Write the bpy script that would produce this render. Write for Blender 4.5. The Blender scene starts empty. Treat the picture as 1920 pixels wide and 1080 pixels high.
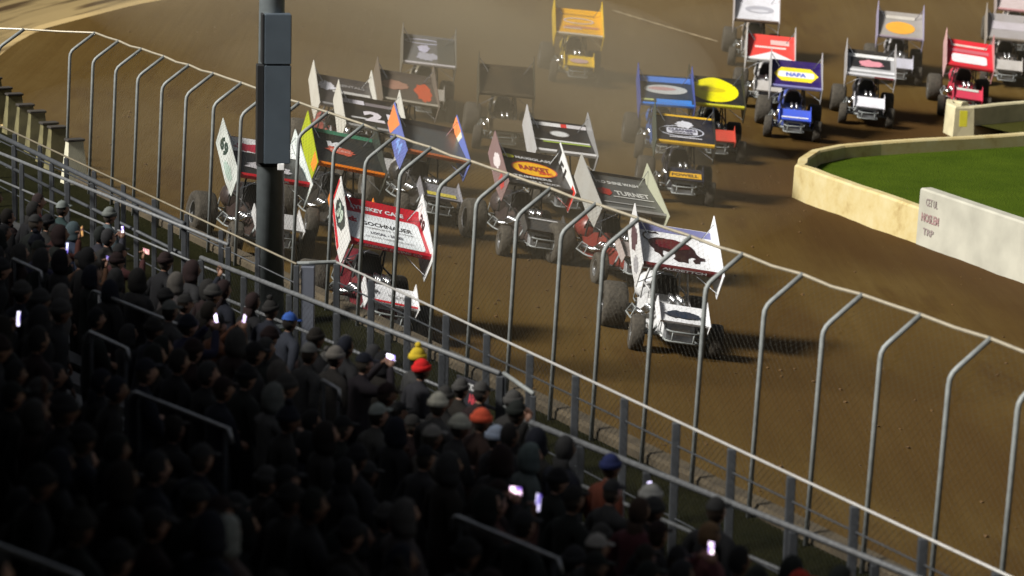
import bpy, bmesh, random
from math import sin, cos, tan, pi, radians, sqrt, atan2, degrees, floor, hypot
from mathutils import Vector, Matrix, Euler
from mathutils.geometry import tessellate_polygon
random.seed(11)
S = bpy.context.scene
COL = S.collection

# ------------------------------------------------------------------ camera, sky, sun, exposure
FPX, PITCH, ROLL, HC = 5300.0, radians(11.8), radians(1.5), 13.0
FWD = Vector((0, cos(PITCH), -sin(PITCH)))
_u0 = Vector((0, sin(PITCH), cos(PITCH)))
RGT = Vector((1, 0, 0)) * cos(ROLL) + _u0 * sin(ROLL)
UPV = -Vector((1, 0, 0)) * sin(ROLL) + _u0 * cos(ROLL)
CAMPOS = Vector((0, 0, HC))
cd = bpy.data.cameras.new('camera'); cam = bpy.data.objects.new('camera', cd); COL.objects.link(cam)
cam.matrix_world = Matrix(((RGT.x, UPV.x, -FWD.x, 0), (RGT.y, UPV.y, -FWD.y, 0), (RGT.z, UPV.z, -FWD.z, HC), (0, 0, 0, 1)))
cd.sensor_width = 36; cd.lens = FPX / 1920 * 36; cd.clip_end = 3000; cd.clip_start = .1
cd.dof.use_dof = True; cd.dof.focus_distance = 52; cd.dof.aperture_fstop = 1.3
S.camera = cam

SUN_TO = Vector((-.66, -.36, .66)).normalized()
w = bpy.data.worlds.new("World"); S.world = w; w.use_nodes = True
nt = w.node_tree
sky = nt.nodes.new('ShaderNodeTexSky'); sky.sky_type = 'NISHITA'; sky.sun_disc = False
sky.sun_elevation = radians(40); sky.sun_rotation = atan2(SUN_TO.x, SUN_TO.y)
sky.dust_density = 4; sky.air_density = 1
bgn = nt.nodes['Background']; bgn.inputs['Strength'].default_value = .023
hs = nt.nodes.new('ShaderNodeHueSaturation'); hs.inputs['Saturation'].default_value = .35
nt.links.new(sky.outputs[0], hs.inputs['Color']); nt.links.new(hs.outputs[0], bgn.inputs['Color'])
ld = bpy.data.lights.new('sun', 'SUN'); ld.energy = 4.2; ld.angle = radians(13.0); ld.color = (1, .965, .90)
lo = bpy.data.objects.new('sun', ld); COL.objects.link(lo)
lo.rotation_euler = SUN_TO.to_track_quat('Z', 'Y').to_euler()
S.view_settings.view_transform = 'Standard'; S.view_settings.look = 'None'
S.view_settings.exposure = 0.75; S.view_settings.gamma = 1.0

# ------------------------------------------------------------------ placing helpers (pixel of the 1920 photo -> a real point)
def ray(x, y): return FWD + RGT * ((x - 960) / FPX) - UPV * ((y - 540) / FPX)
def atz(x, y, z):
    d = ray(x, y); t = (z - HC) / d.z; return CAMPOS + d * t
def onsurf(x, y, zfun):
    z = 0.
    for _ in range(60):
        p = atz(x, y, z); z = z * .4 + zfun(p.x, p.y) * .6
    return atz(x, y, z)
def proj(p):
    d = Vector(p) - CAMPOS; q = d.dot(FWD)
    return 960 + FPX * d.dot(RGT) / q, 540 - FPX * d.dot(UPV) / q

# ------------------------------------------------------------------ materials
MC = {}
def mat(name, col, rough=.5, metal=0., vary=.12, scale=6., emit=None, bump=0., coat=0.):
    key = (name, tuple(col), rough, metal, vary, scale, emit)
    if key in MC: return MC[key]
    m = bpy.data.materials.new(name); m.use_nodes = True
    t = m.node_tree; b = t.nodes['Principled BSDF']
    b.inputs['Roughness'].default_value = rough; b.inputs['Metallic'].default_value = metal
    if coat: b.inputs['Coat Weight'].default_value = coat
    tc = t.nodes.new('ShaderNodeTexCoord'); n = t.nodes.new('ShaderNodeTexNoise')
    n.inputs['Scale'].default_value = scale; n.inputs['Detail'].default_value = 5
    r = t.nodes.new('ShaderNodeValToRGB')
    r.color_ramp.elements[0].position = .3; r.color_ramp.elements[1].position = .7
    r.color_ramp.elements[0].color = (*[max(0, c * (1 - vary)) for c in col], 1)
    r.color_ramp.elements[1].color = (*[min(1, c * (1 + vary)) for c in col], 1)
    t.links.new(tc.outputs['Object'], n.inputs['Vector']); t.links.new(n.outputs['Fac'], r.inputs[0])
    t.links.new(r.outputs[0], b.inputs['Base Color'])
    if bump:
        bn = t.nodes.new('ShaderNodeBump'); bn.inputs['Strength'].default_value = bump; bn.inputs['Distance'].default_value = .05
        t.links.new(n.outputs['Fac'], bn.inputs['Height']); t.links.new(bn.outputs[0], b.inputs['Normal'])
    if emit:
        b.inputs['Emission Color'].default_value = (*emit[0], 1); b.inputs['Emission Strength'].default_value = emit[1]
    MC[key] = m
    return m
def paint(name, col, rough=.35):  # car paint with a film of dirt
    key = ('paint', name, tuple(col))
    if key in MC: return MC[key]
    m = bpy.data.materials.new(name); m.use_nodes = True
    t = m.node_tree; b = t.nodes['Principled BSDF']; b.inputs['Roughness'].default_value = rough
    tc = t.nodes.new('ShaderNodeTexCoord')
    n1 = t.nodes.new('ShaderNodeTexNoise'); n1.inputs['Scale'].default_value = 2.2; n1.inputs['Detail'].default_value = 8; n1.inputs['Roughness'].default_value = .7
    rp = t.nodes.new('ShaderNodeMapRange'); rp.inputs[1].default_value = .45; rp.inputs[2].default_value = .8; rp.inputs[3].default_value = .0; rp.inputs[4].default_value = .3
    mx = t.nodes.new('ShaderNodeMix'); mx.data_type = 'RGBA'
    mx.inputs[6].default_value = (*col, 1); mx.inputs[7].default_value = (.13, .085, .035, 1)
    t.links.new(tc.outputs['Object'], n1.inputs['Vector']); t.links.new(n1.outputs['Fac'], rp.inputs[0])
    n2 = t.nodes.new('ShaderNodeTexNoise'); n2.inputs['Scale'].default_value = 26; n2.inputs['Detail'].default_value = 3
    r2 = t.nodes.new('ShaderNodeMapRange'); r2.inputs[1].default_value = .64; r2.inputs[2].default_value = .7; r2.inputs[3].default_value = 0; r2.inputs[4].default_value = .55
    mm = t.nodes.new('ShaderNodeMath'); mm.operation = 'MAXIMUM'; t.links.new(tc.outputs['Object'], n2.inputs['Vector']); t.links.new(n2.outputs['Fac'], r2.inputs[0])
    t.links.new(rp.outputs[0], mm.inputs[0]); t.links.new(r2.outputs[0], mm.inputs[1])
    t.links.new(mm.outputs[0], mx.inputs[0]); t.links.new(mx.outputs[2], b.inputs['Base Color'])
    rr_ = t.nodes.new('ShaderNodeMapRange'); rr_.inputs[3].default_value = rough; rr_.inputs[4].default_value = .9; t.links.new(mm.outputs[0], rr_.inputs[0]); t.links.new(rr_.outputs[0], b.inputs['Roughness'])
    MC[key] = m
    return m

WHITE = (.72, .73, .75); BLACK = (.012, .012, .013); RED = (.55, .02, .03); MAROON = (.10, .008, .012)
NAVY = (.012, .016, .05); BLUE = (.03, .16, .6); YEL = (.8, .55, .01); ORANGE = (.8, .2, .01); GREY = (.17, .175, .18)
PALE = (.52, .52, .47); LIME = (.55, .65, .02); PINK = (.65, .3, .34)
M_steel = mat('galvanised_steel', (.22, .235, .23), .6, .1, .18, 9)
M_steel_dull = mat('weathered_steel', (.048, .052, .058), .65, .2, .2, 9)
M_alu = mat('polished_aluminium', (.62, .63, .64), .22, 1., .15, 12)
M_aluw = mat('brushed_aluminium', (.42, .43, .44), .38, .8, .15, 8)
M_rubber = mat('dusty_rubber', (.045, .038, .028), .9, 0, .35, 14, bump=.4)
M_dark = mat('black_frame', (.02, .02, .02), .45, .2)
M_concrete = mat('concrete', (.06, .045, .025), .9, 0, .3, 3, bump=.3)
M_board = mat('aluminium_plank', (.2, .2, .2), .5, .6, .2, 5)

# ------------------------------------------------------------------ mesh helpers
def link(name, me, parent=None, m=None):
    o = bpy.data.objects.new(name, me); COL.objects.link(o)
    if parent: o.parent = parent
    if m is not None and me is not None:
        if len(me.materials) == 0: me.materials.append(m)
        else: me.materials[0] = m
    return o
def tag(o, label=None, cat=None, group=None, kind=None):
    if label: o['label'] = label
    if cat: o['category'] = cat
    if group: o['group'] = group
    if kind: o['kind'] = kind
    return o
def thing(name, label, cat, loc=(0, 0, 0), rot=(0, 0, 0), group=None):
    o = bpy.data.objects.new(name, None); COL.objects.link(o); o.empty_display_size = .3
    o.location = loc; o.rotation_euler = rot
    return tag(o, label, cat, group)
def mesh(bm, name='mesh', smooth=False):
    bmesh.ops.recalc_face_normals(bm, faces=bm.faces)
    me = bpy.data.meshes.new(name); bm.to_mesh(me); bm.free()
    if smooth:
        for p in me.polygons: p.use_smooth = True
    return me
def box(bm, c, s, M=None):
    r = bmesh.ops.create_cube(bm, size=1.0)['verts']
    for v in r:
        v.co = Vector((v.co.x * s[0] + c[0], v.co.y * s[1] + c[1], v.co.z * s[2] + c[2]))
        if M is not None: v.co = M @ v.co
    return r
def bevel(bm, off=.01, seg=2):
    bmesh.ops.bevel(bm, geom=list(bm.edges), offset=off, segments=seg, affect='EDGES', clamp_overlap=True)
def tube(bm, pts, r, n=8, r2=None, cap=True):
    pts = [Vector(p) for p in pts]; rings = []; s = None
    for i, p in enumerate(pts):
        if i == 0: d = pts[1] - pts[0]
        elif i == len(pts) - 1: d = pts[-1] - pts[-2]
        else: d = (pts[i + 1] - p).normalized() + (p - pts[i - 1]).normalized()
        d.normalize()
        if s is None: s = d.cross(Vector((0, 0, 1)) if abs(d.z) < .9 else Vector((1, 0, 0)))
        s = (s - d * s.dot(d)).normalized(); t = d.cross(s)   # the frame is carried along the bends
        rr = r if r2 is None else r + (r2 - r) * i / (len(pts) - 1)
        rings.append([bm.verts.new(p + (s * cos(2 * pi * k / n) + t * sin(2 * pi * k / n)) * rr) for k in range(n)])
    for a, b in zip(rings, rings[1:]):
        for k in range(n): bm.faces.new((a[k], a[(k + 1) % n], b[(k + 1) % n], b[k]))
    if cap: bm.faces.new(rings[0][::-1]); bm.faces.new(rings[-1])
def lathe(bm, prof, n=24, axis='X', c=(0, 0, 0)):
    rings = []
    for a, r in prof:
        ring = []
        for k in range(n):
            t = 2 * pi * k / n
            co = (a, r * cos(t), r * sin(t)) if axis == 'X' else (r * cos(t), r * sin(t), a)
            ring.append(bm.verts.new(Vector(co) + Vector(c)))
        rings.append(ring)
    for a, b in zip(rings, rings[1:]):
        for k in range(n): bm.faces.new((a[k], a[(k + 1) % n], b[(k + 1) % n], b[k]))
    bm.faces.new(rings[0][::-1]); bm.faces.new(rings[-1])
def loft(bm, secs, closed=True):
    rings = [[bm.verts.new(p) for p in s] for s in secs]
    n = len(rings[0])
    for a, b in zip(rings, rings[1:]):
        for k in range(n if closed else n - 1): bm.faces.new((a[k], a[(k + 1) % n], b[(k + 1) % n], b[k]))
    if closed: bm.faces.new(rings[0][::-1]); bm.faces.new(rings[-1])
def plate(bm, pts3, off):  # thick plate from a planar outline
    a = [bm.verts.new(Vector(p)) for p in pts3]; b = [bm.verts.new(Vector(p) + Vector(off)) for p in pts3]
    bm.faces.new(a); bm.faces.new(b[::-1]); n = len(a)
    for k in range(n): bm.faces.new((a[k], b[k], b[(k + 1) % n], a[(k + 1) % n]))

# ------------------------------------------------------------------ the ground
POLY = [Vector((7.5, 75)), Vector((60, -58)), Vector((160, 20)), Vector((160, 110)), Vector((13.6, 88.4))]
def sdist(x, y):
    p = Vector((x, y)); best = 1e9; inside = True; n = len(POLY)
    for i in range(n):
        a, b = POLY[i], POLY[(i + 1) % n]; e = b - a; t = max(0, min(1, (p - a).dot(e) / e.dot(e)))
        best = min(best, (p - a - e * t).length)
        if e.x * (p.y - a.y) - e.y * (p.x - a.x) < 0: inside = False
    return 0. if inside else best
def zg(x, y):
    s = min(sdist(x, y), 24.0); return .075 * s + .0018 * s * s

def dirt_material():
    m = bpy.data.materials.new('packed_clay'); m.use_nodes = True
    t = m.node_tree; b = t.nodes['Principled BSDF']; L = t.links.new
    b.inputs['Roughness'].default_value = .85; b.inputs['Specular IOR Level'].default_value = .12
    tc = t.nodes.new('ShaderNodeTexCoord')
    def noise(scale, det=6, rot=None, sc=None, rough=.6):
        n = t.nodes.new('ShaderNodeTexNoise'); n.inputs['Scale'].default_value = scale; n.inputs['Detail'].default_value = det; n.inputs['Roughness'].default_value = rough
        if sc:
            mp = t.nodes.new('ShaderNodeMapping'); mp.vector_type = 'POINT'
            mp.inputs['Rotation'].default_value = (0, 0, rot); mp.inputs['Scale'].default_value = sc
            L(tc.outputs['Object'], mp.inputs['Vector']); L(mp.outputs[0], n.inputs['Vector'])
        else: L(tc.outputs['Object'], n.inputs['Vector'])
        return n
    big = noise(.09, 4); streak = noise(1.0, 6, radians(28), (.9, .05, 1)); fine = noise(5, 8, None, None, .75); fs = noise(1., 5, radians(26), (4.5, .12, 1))
    r = t.nodes.new('ShaderNodeValToRGB'); e = r.color_ramp.elements
    e[0].position = .3; e[0].color = (.054, .0275, .0042, 1); e[1].position = .72; e[1].color = (.118, .078, .024, 1)
    k = e.new(.5); k.color = (.080, .0465, .0095, 1)
    def math(op, a, bb):
        q = t.nodes.new('ShaderNodeMath'); q.operation = op
        for i, v in enumerate((a, bb)):
            if isinstance(v, (int, float)): q.inputs[i].default_value = v
            else: L(v, q.inputs[i])
        return q.outputs[0]
    v = math('ADD', math('ADD', math('MULTIPLY', big.outputs[0], .35), math('MULTIPLY', streak.outputs[0], .3)), math('ADD', math('MULTIPLY', fine.outputs[0], .2), math('MULTIPLY', fs.outputs[0], .15)))
    L(v, r.inputs[0])
    at = t.nodes.new('ShaderNodeAttribute'); at.attribute_name = 'from_infield'
    patch = noise(.45, 5, radians(28), (1., .25, 1)); wob = math('ADD', at.outputs['Fac'], math('MULTIPLY', math('SUBTRACT', patch.outputs[0], .5), 9.))
    def rng(x, a0, a1, b0, b1):
        q = t.nodes.new('ShaderNodeMapRange'); q.interpolation_type = 'SMOOTHSTEP'; L(x, q.inputs[0])
        for i, vv in enumerate((a0, a1, b0, b1)): q.inputs[i + 1].default_value = vv
        return q.outputs[0]
    wet = math('MULTIPLY', rng(wob, .5, 5.5, 1., 0.), .75)
    groove = math('MULTIPLY', math('MULTIPLY', rng(wob, 7., 10., 0., 1.), rng(wob, 12., 16., 1., 0.)), .35)
    damp = math('MULTIPLY', rng(patch.outputs[0], .56, .66, 0., 1.), .45)
    m1 = t.nodes.new('ShaderNodeMix'); m1.data_type = 'RGBA'; m1.inputs[7].default_value = (.042, .018, .003, 1)
    L(math('MAXIMUM', math('MAXIMUM', wet, groove), damp), m1.inputs[0]); L(r.outputs[0], m1.inputs[6]); L(m1.outputs[2], b.inputs['Base Color'])
    bp = t.nodes.new('ShaderNodeBump'); bp.inputs['Strength'].default_value = .3; bp.inputs['Distance'].default_value = .05
    L(math('ADD', math('MULTIPLY', fine.outputs[0], .5), fs.outputs[0]), bp.inputs['Height']); L(bp.outputs[0], b.inputs['Normal'])
    return m
M_dirt = dirt_material()
bm = bmesh.new(); NX, NY = 150, 130; x0, x1, y0, y1 = -60, 110, 5, 150
G = [[bm.verts.new((x, y, zg(x, y))) for x in [x0 + (x1 - x0) * i / NX for i in range(NX + 1)]] for y in [y0 + (y1 - y0) * j / NY for j in range(NY + 1)]]
for j in range(NY):
    for i in range(NX): bm.faces.new((G[j][i], G[j][i + 1], G[j + 1][i + 1], G[j + 1][i]))
_me = mesh(bm, 'dirt_track', True); _at = _me.attributes.new('from_infield', 'FLOAT', 'POINT')
for _v in _me.vertices: _at.data[_v.index].value = sdist(_v.co.x, _v.co.y)
tag(link('dirt_track', _me, None, M_dirt), kind='structure')
bm = bmesh.new(); bmesh.ops.create_grid(bm, x_segments=2, y_segments=2, size=1500)
for v in bm.verts: v.co.z = -.4
tag(link('ground', mesh(bm), None, mat('dark_field', (.05, .045, .02), .95, 0, .3, .3)), kind='structure')

def grass_mat(name, c0, c1):
    m = bpy.data.materials.new(name); m.use_nodes = True; t = m.node_tree; b = t.nodes['Principled BSDF']; b.inputs['Roughness'].default_value = .9; b.inputs['Specular IOR Level'].default_value = .05
    tc = t.nodes.new('ShaderNodeTexCoord'); n = t.nodes.new('ShaderNodeTexNoise'); n.inputs['Scale'].default_value = .5; n.inputs['Detail'].default_value = 10; n.inputs['Roughness'].default_value = .75
    r = t.nodes.new('ShaderNodeValToRGB'); r.color_ramp.elements[0].position = .35; r.color_ramp.elements[1].position = .68
    r.color_ramp.elements[0].color = (*c0, 1); r.color_ramp.elements[1].color = (*c1, 1)
    t.links.new(tc.outputs['Object'], n.inputs['Vector']); t.links.new(n.outputs[0], r.inputs[0]); t.links.new(r.outputs[0], b.inputs['Base Color'])
    bp = t.nodes.new('ShaderNodeBump'); n2 = t.nodes.new('ShaderNodeTexNoise'); n2.inputs['Scale'].default_value = 18; n2.inputs['Detail'].default_value = 4
    t.links.new(tc.outputs['Object'], n2.inputs['Vector']); t.links.new(n2.outputs[0], bp.inputs['Height']); bp.inputs['Strength'].default_value = .8; bp.inputs['Distance'].default_value = .06
    t.links.new(bp.outputs[0], b.inputs['Normal'])
    return m
M_grass = grass_mat('infield_turf', (.032, .055, .003), (.054, .084, .005))
M_grass2 = grass_mat('dry_turf', (.035, .036, .007), (.055, .052, .012))

def flat_poly(name, pts, z, m, kind='structure'):
    bm = bmesh.new(); vs = [bm.verts.new((p[0], p[1], z)) for p in pts]
    for tri in tessellate_polygon([[Vector((p[0], p[1], 0)) for p in pts]]):
        bm.faces.new([vs[i] for i in tri])
    for f in bm.faces:
        f.normal_update()
        if f.normal.z < 0: f.normal_flip()
    me = bpy.data.meshes.new(name); bm.to_mesh(me); bm.free()
    return tag(link(name, me, None, m), kind=kind)
def wall_mesh(path, zb, zt, th, side=1, seg=.8, wob=0.02, top=None):
    """low wall swept along a plan path; inner/outer faces parallel, top slightly chamfered"""
    P = [Vector(p[:2]) for p in path]; Q = [P[0]]
    for a, b in zip(P, P[1:]):
        n = max(1, int((b - a).length / seg))
        for k in range(1, n + 1): Q.append(a + (b - a) * k / n)
    secs = []
    for i, p in enumerate(Q):
        d = (Q[min(i + 1, len(Q) - 1)] - Q[max(i - 1, 0)]).normalized(); nn = Vector((-d.y, d.x)) * side
        j = random.uniform(-wob, wob); k = random.uniform(-wob, wob)
        bz = zb(p.x, p.y) if callable(zb) else zb
        tz = (zt(p.x, p.y) if callable(zt) else zt) + k * .5
        o0 = p; o1 = p + nn * th
        secs.append([Vector((*(o0 + nn * (-.06 + j)), bz)), Vector((*o0, tz - .05)), Vector((*(o0 + nn * .04), tz)), Vector((*(o1 - nn * .04), tz)), Vector((*o1, tz - .05)), Vector((*(o1 + nn * .06), bz))])
    bm = bmesh.new(); loft(bm, secs)
    return mesh(bm, 'wall')

# infield walls (pale yellow concrete)
def yellow_wall_mat():
    m = bpy.data.materials.new('yellowed_concrete'); m.use_nodes = True; t = m.node_tree; b = t.nodes['Principled BSDF']; b.inputs['Roughness'].default_value = .8
    tc = t.nodes.new('ShaderNodeTexCoord'); n = t.nodes.new('ShaderNodeTexNoise'); n.inputs['Scale'].default_value = 1.6; n.inputs['Detail'].default_value = 9; n.inputs['Roughness'].default_value = .7
    r = t.nodes.new('ShaderNodeValToRGB'); e = r.color_ramp.elements
    e[0].position = .25; e[0].color = (.27, .18, .06, 1); e[1].position = .75; e[1].color = (.52, .46, .27, 1); k = e.new(.45); k.color = (.46, .37, .17, 1)
    t.links.new(tc.outputs['Object'], n.inputs['Vector']); t.links.new(n.outputs[0], r.inputs[0]); t.links.new(r.outputs[0], b.inputs['Base Color'])
    return m
M_ywall = yellow_wall_mat()
def g0(x, y): return zg(x, y) - .15
P0 = atz(1487, 372, 0); Pm = atz(1720, 458, 0); Pe = atz(1920, 532, 0)
far1 = atz(1640, 262, .95); far2 = atz(1925, 245, .95)
dirn = (Pe - Pm).normalized(); Pend = Pe + dirn * 6
fd = (far2 - far1).normalized(); farE = far2 + fd * 25
tip = [far1 + fd * 0, atz(1570, 268, .95), atz(1520, 279, .95), atz(1497, 294, .95), P0 + Vector((.12, .5, 0)), P0, P0 + (Pm - P0) * .12]
path = [farE] + tip + [Pm]
o = link('barrier_wall', wall_mesh(path, g0, .92, .3, 1, wob=.03), None, M_ywall)
tag(o, 'yellowed low concrete wall curving round the end of the bright green infield', 'wall')
ins = [p for p in path] + [Pend, Pend + Vector((30, 0, 0)), farE + Vector((30, -5, 0))]
flat_poly('infield_grass', [(p.x + (.15 if i < 9 else 0), p.y) for i, p in enumerate(ins)], .55, M_grass)
# white painted wall with sign lettering
wt = thing('sign_wall', 'tall white painted wall with three lines of dark lettering beside the infield grass', 'wall', Pm)
d2 = Vector((dirn.x, dirn.y, 0)).normalized(); n2 = Vector((-d2.y, d2.x, 0))
if n2.dot(Vector((0, -1, 0))) < 0: n2 = -n2
M_wwall = mat('white_painted_concrete', (.37, .36, .30), .7, 0, .14, 1.3)
bm = bmesh.new()
W_H = 1.42; W_L = (Pend - Pm).length
def wl(a, h, off=0.): return d2 * a + Vector((0, 0, h)) + n2 * off
secs = []
for k in range(13):
    a = W_L * k / 12
    secs.append([wl(a, -.15, .05), wl(a, W_H - .04, .0), wl(a, W_H, -.05), wl(a, W_H, -.3), wl(a, W_H - .04, -.34), wl(a, -.15, -.36)])
loft(bm, secs); link('wall_panel', mesh(bm), wt, M_wwall)
TXT = {}
def text_mesh(body, bold=.0):
    key = (body, bold)
    if key not in TXT:
        cu = bpy.data.curves.new('txt', 'FONT'); cu.body = body; cu.size = 1; cu.align_x = 'CENTER'; cu.align_y = 'CENTER'; cu.offset = bold; cu.resolution_u = 2
        ob = bpy.data.objects.new('txt', cu); COL.objects.link(ob)
        bpy.context.view_layer.update()
        me = bpy.data.meshes.new_from_object(ob.evaluated_get(bpy.context.evaluated_depsgraph_get()))
        vs = [(v.co.x, v.co.y) for v in me.vertices]; fs = [tuple(p.vertices) for p in me.polygons]
        bpy.data.objects.remove(ob); bpy.data.meshes.remove(me); bpy.data.curves.remove(cu)
        xs = [v[0] for v in vs]; ys = [v[1] for v in vs]
        cx, cy = (min(xs) + max(xs)) / 2, (min(ys) + max(ys)) / 2; sx, sy = max(xs) - min(xs), max(ys) - min(ys)
        TXT[key] = ([((x - cx) / sx, (y - cy) / sy) for x, y in vs], fs)
    return TXT[key]
def text2d(body, cx, cy, wd, ht, bold=.02):
    vs, fs = text_mesh(body, bold)
    return [(cx + x * wd, cy + y * ht) for x, y in vs], fs
def poly2d(loop):
    tr = tessellate_polygon([[Vector((p[0], p[1], 0)) for p in loop]])
    return list(loop), [tuple(t) for t in tr]
def oval(cx, cy, rx, ry, n=28): return poly2d([(cx + rx * cos(2 * pi * k / n), cy + ry * sin(2 * pi * k / n)) for k in range(n)])
def ring2d(cx, cy, rx, ry, t, n=32):
    vs = []; fs = []
    for k in range(n):
        a = 2 * pi * k / n; vs += [(cx + rx * cos(a), cy + ry * sin(a)), (cx + (rx - t) * cos(a), cy + (ry - t) * sin(a))]
        j = (k + 1) % n; fs.append((2 * k, 2 * j, 2 * j + 1, 2 * k + 1))
    return vs, fs
def rrect(cx, cy, wd, ht, r=.05, n=4):
    L = []
    for (sx, sy, a0) in ((1, 1, 0), (-1, 1, pi / 2), (-1, -1, pi), (1, -1, 1.5 * pi)):
        for k in range(n + 1):
            a = a0 + pi / 2 * k / n; L.append((cx + sx * (wd / 2 - r) + r * cos(a), cy + sy * (ht / 2 - r) + r * sin(a)))
    return poly2d(L)
def strip(cx, cy, wd, ht, n=8):  # rectangle, divided along y so that it follows a curve
    vs = []; fs = []
    for k in range(n + 1): y = cy - ht / 2 + ht * k / n; vs += [(cx - wd / 2, y), (cx + wd / 2, y)]
    for k in range(n): fs.append((2 * k, 2 * k + 1, 2 * k + 3, 2 * k + 2))
    return vs, fs
def blot(cx, cy, rx, ry, seed, rough=.3, n=26):
    rr = random.Random(seed); return poly2d([(cx + rx * cos(2 * pi * k / n) * (1 + rr.uniform(-rough, rough * .4)), cy + ry * sin(2 * pi * k / n) * (1 + rr.uniform(-rough, rough * .4))) for k in range(n)])
def decal(name, shape, fn, parent, m):
    vs, fs = shape; me = bpy.data.meshes.new(name); me.from_pydata([fn(*v) for v in vs], [], fs); me.update()
    return link(name, me, parent, m)
wfn = lambda u, h: wl(u, h, .012 + .05 * (1 - h / W_H))
M_ink = mat('faded_ink', (.22, .18, .17), .8, 0, .2, 9); M_inkr = mat('faded_red_ink', (.27, .17, .165), .8, 0, .2, 9)
decal('lettering', text2d('CET UL', .62, 1.13, .56, .19, .02), wfn, wt, M_ink)
decal('lettering', text2d('NOSLEM', .60, .74, .84, .22, .03), wfn, wt, M_inkr)
decal('lettering', text2d('TRP', .56, .40, .52, .17, .03), wfn, wt, M_ink)
# second infield wall behind
A2 = atz(1772, 246, 0); B2 = atz(1800, 199, .95); C2 = atz(1925, 188, .95); D2 = C2 + (C2 - B2).normalized() * 30
t2 = thing('barrier_wall', 'pale concrete wall end with a yellow patch near the red car, behind the green infield', 'wall', A2)
A3 = A2 + Vector((.25, .35, 0))
off = [p - A2 for p in (D2, C2, C2 + (B2 - C2) * .5, B2 + (C2 - B2) * .12, B2 + Vector((.05, 0, 0)), A3 + (B2 - A3) * .5 + Vector((-.06, 0, 0)), A3, A2 + Vector((.45, -.1, 0)))]
pp = [Vector((p.x, p.y, 0)) for p in off]
me = wall_mesh(pp, -.2, .95, .26, 1, wob=.02, seg=.5); link('wall_panel', me, t2, mat('pale_concrete', (.5, .45, .28), .85, 0, .2, 2))
yc = atz(1806, 214, .75) - A2; bm = bmesh.new(); box(bm, (yc.x, yc.y - .1, .62), (.24, .03, .5)); bevel(bm, .006, 1); link('yellow_patch', mesh(bm), t2, paint('yellow_patch', (.5, .46, .03)))
flat_poly('infield_grass', [(p.x + A2.x + .1, p.y + A2.y - .05) for p in pp] + [(A2.x + 2, A2.y - 3), (A2.x + 12, A2.y - 6), (A2.x + 40, A2.y - 8), (D2.x + 10, D2.y)], .35, M_grass2)

# outer wall, verge
F0 = atz(180, 62, 6.0); F19 = atz(1375, 475, 6.0); F23 = atz(1858, 635, 6.0)
fdir = Vector((F23.x - F0.x, F23.y - F0.y, 0)); SP = fdir.length / 23; fdir.normalize(); fnrm = Vector((-fdir.y, fdir.x, 0))  # towards the track
if fnrm.x < 0: fnrm = -fnrm
base0 = Vector((F0.x, F0.y, 0)) - fnrm * .55
fnear = base0 + fdir * SP * 31
outer = [Vector((fnear.x, fnear.y)), Vector((base0.x, base0.y))] + [Vector(p) for p in ((-12.7, 67.5), (-16.2, 72), (-17., 78), (-16.9, 84), (-15.7, 89), (-14.2, 95), (-9.6, 102), (-3.5, 109), (8, 115), (22, 120), (45, 124), (90, 128), (160, 130))]
M_tan = bpy.data.materials.new('scuffed_wall'); M_tan.use_nodes = True
t = M_tan.node_tree; b = t.nodes['Principled BSDF']; b.inputs['Roughness'].default_value = .85
tc = t.nodes.new('ShaderNodeTexCoord'); mp = t.nodes.new('ShaderNodeMapping'); mp.inputs['Scale'].default_value = (.06, .06, 5); n = t.nodes.new('ShaderNodeTexNoise'); n.inputs['Scale'].default_value = 2.; n.inputs['Detail'].default_value = 5
r = t.nodes.new('ShaderNodeValToRGB'); e = r.color_ramp.elements; e[0].position = .36; e[0].color = (.13, .075, .022, 1); e[1].position = .5; e[1].color = (.58, .42, .18, 1)
t.links.new(tc.outputs['Object'], mp.inputs[0]); t.links.new(mp.outputs[0], n.inputs['Vector']); t.links.new(n.outputs[0], r.inputs[0]); t.links.new(r.outputs[0], b.inputs['Base Color'])
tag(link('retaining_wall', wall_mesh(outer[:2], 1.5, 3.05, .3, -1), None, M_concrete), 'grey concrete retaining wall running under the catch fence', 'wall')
def zt(x, y): return 3.05 + min(1.0, max(0, (y - 64) / 8)) * 1.35
def berm(path):
    Q = [Vector(path[0])]
    for a_, b_ in zip(path, path[1:]):
        n_ = max(1, int((b_ - a_).length / 1.5)); Q += [a_ + (b_ - a_) * k / n_ for k in range(1, n_ + 1)]
    for _ in range(3): Q = [Q[0]] + [(Q[i - 1] + Q[i] * 2 + Q[i + 1]) / 4 for i in range(1, len(Q) - 1)] + [Q[-1]]
    bm = bmesh.new(); secs = []
    for i, p in enumerate(Q):
        d = (Q[min(i + 1, len(Q) - 1)] - Q[max(i - 1, 0)]).normalized(); nn = Vector((d.y, -d.x)); f = min(1, max(0, (p.y - 63) / 9)); h = .25 + 1.25 * f; wd = .3 + 1.9 * f
        zb_ = min(zg(*(p + nn * wd)), 2.84)
        secs.append([Vector((*(p - nn * .4), 1.6)), Vector((*(p - nn * .4), zb_ + h - .02)), Vector((*p, zb_ + h))] + [Vector((*(p + nn * wd * q), zb_ + h * (1 - q) ** 1.1 + .04 * sin(q * 40) * (q < 1))) for q in (.15, .3, .45, .6, .75, .9, 1.)] + [Vector((*(p + nn * wd), 1.6))])
    loft(bm, secs); return mesh(bm, 'berm')
tag(link('earth_berm', berm([Vector(p) for p in outer[1:]]), None, M_tan), kind='structure')
M_verge = grass_mat('verge_turf', (.007, .008, .002), (.016, .015, .005))
flat_poly('verge', [(p.x, p.y) for p in outer] + [(400, 400), (-400, 400), (-400, -200), (fnear.x, -200)], 2.9, M_verge)
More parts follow.
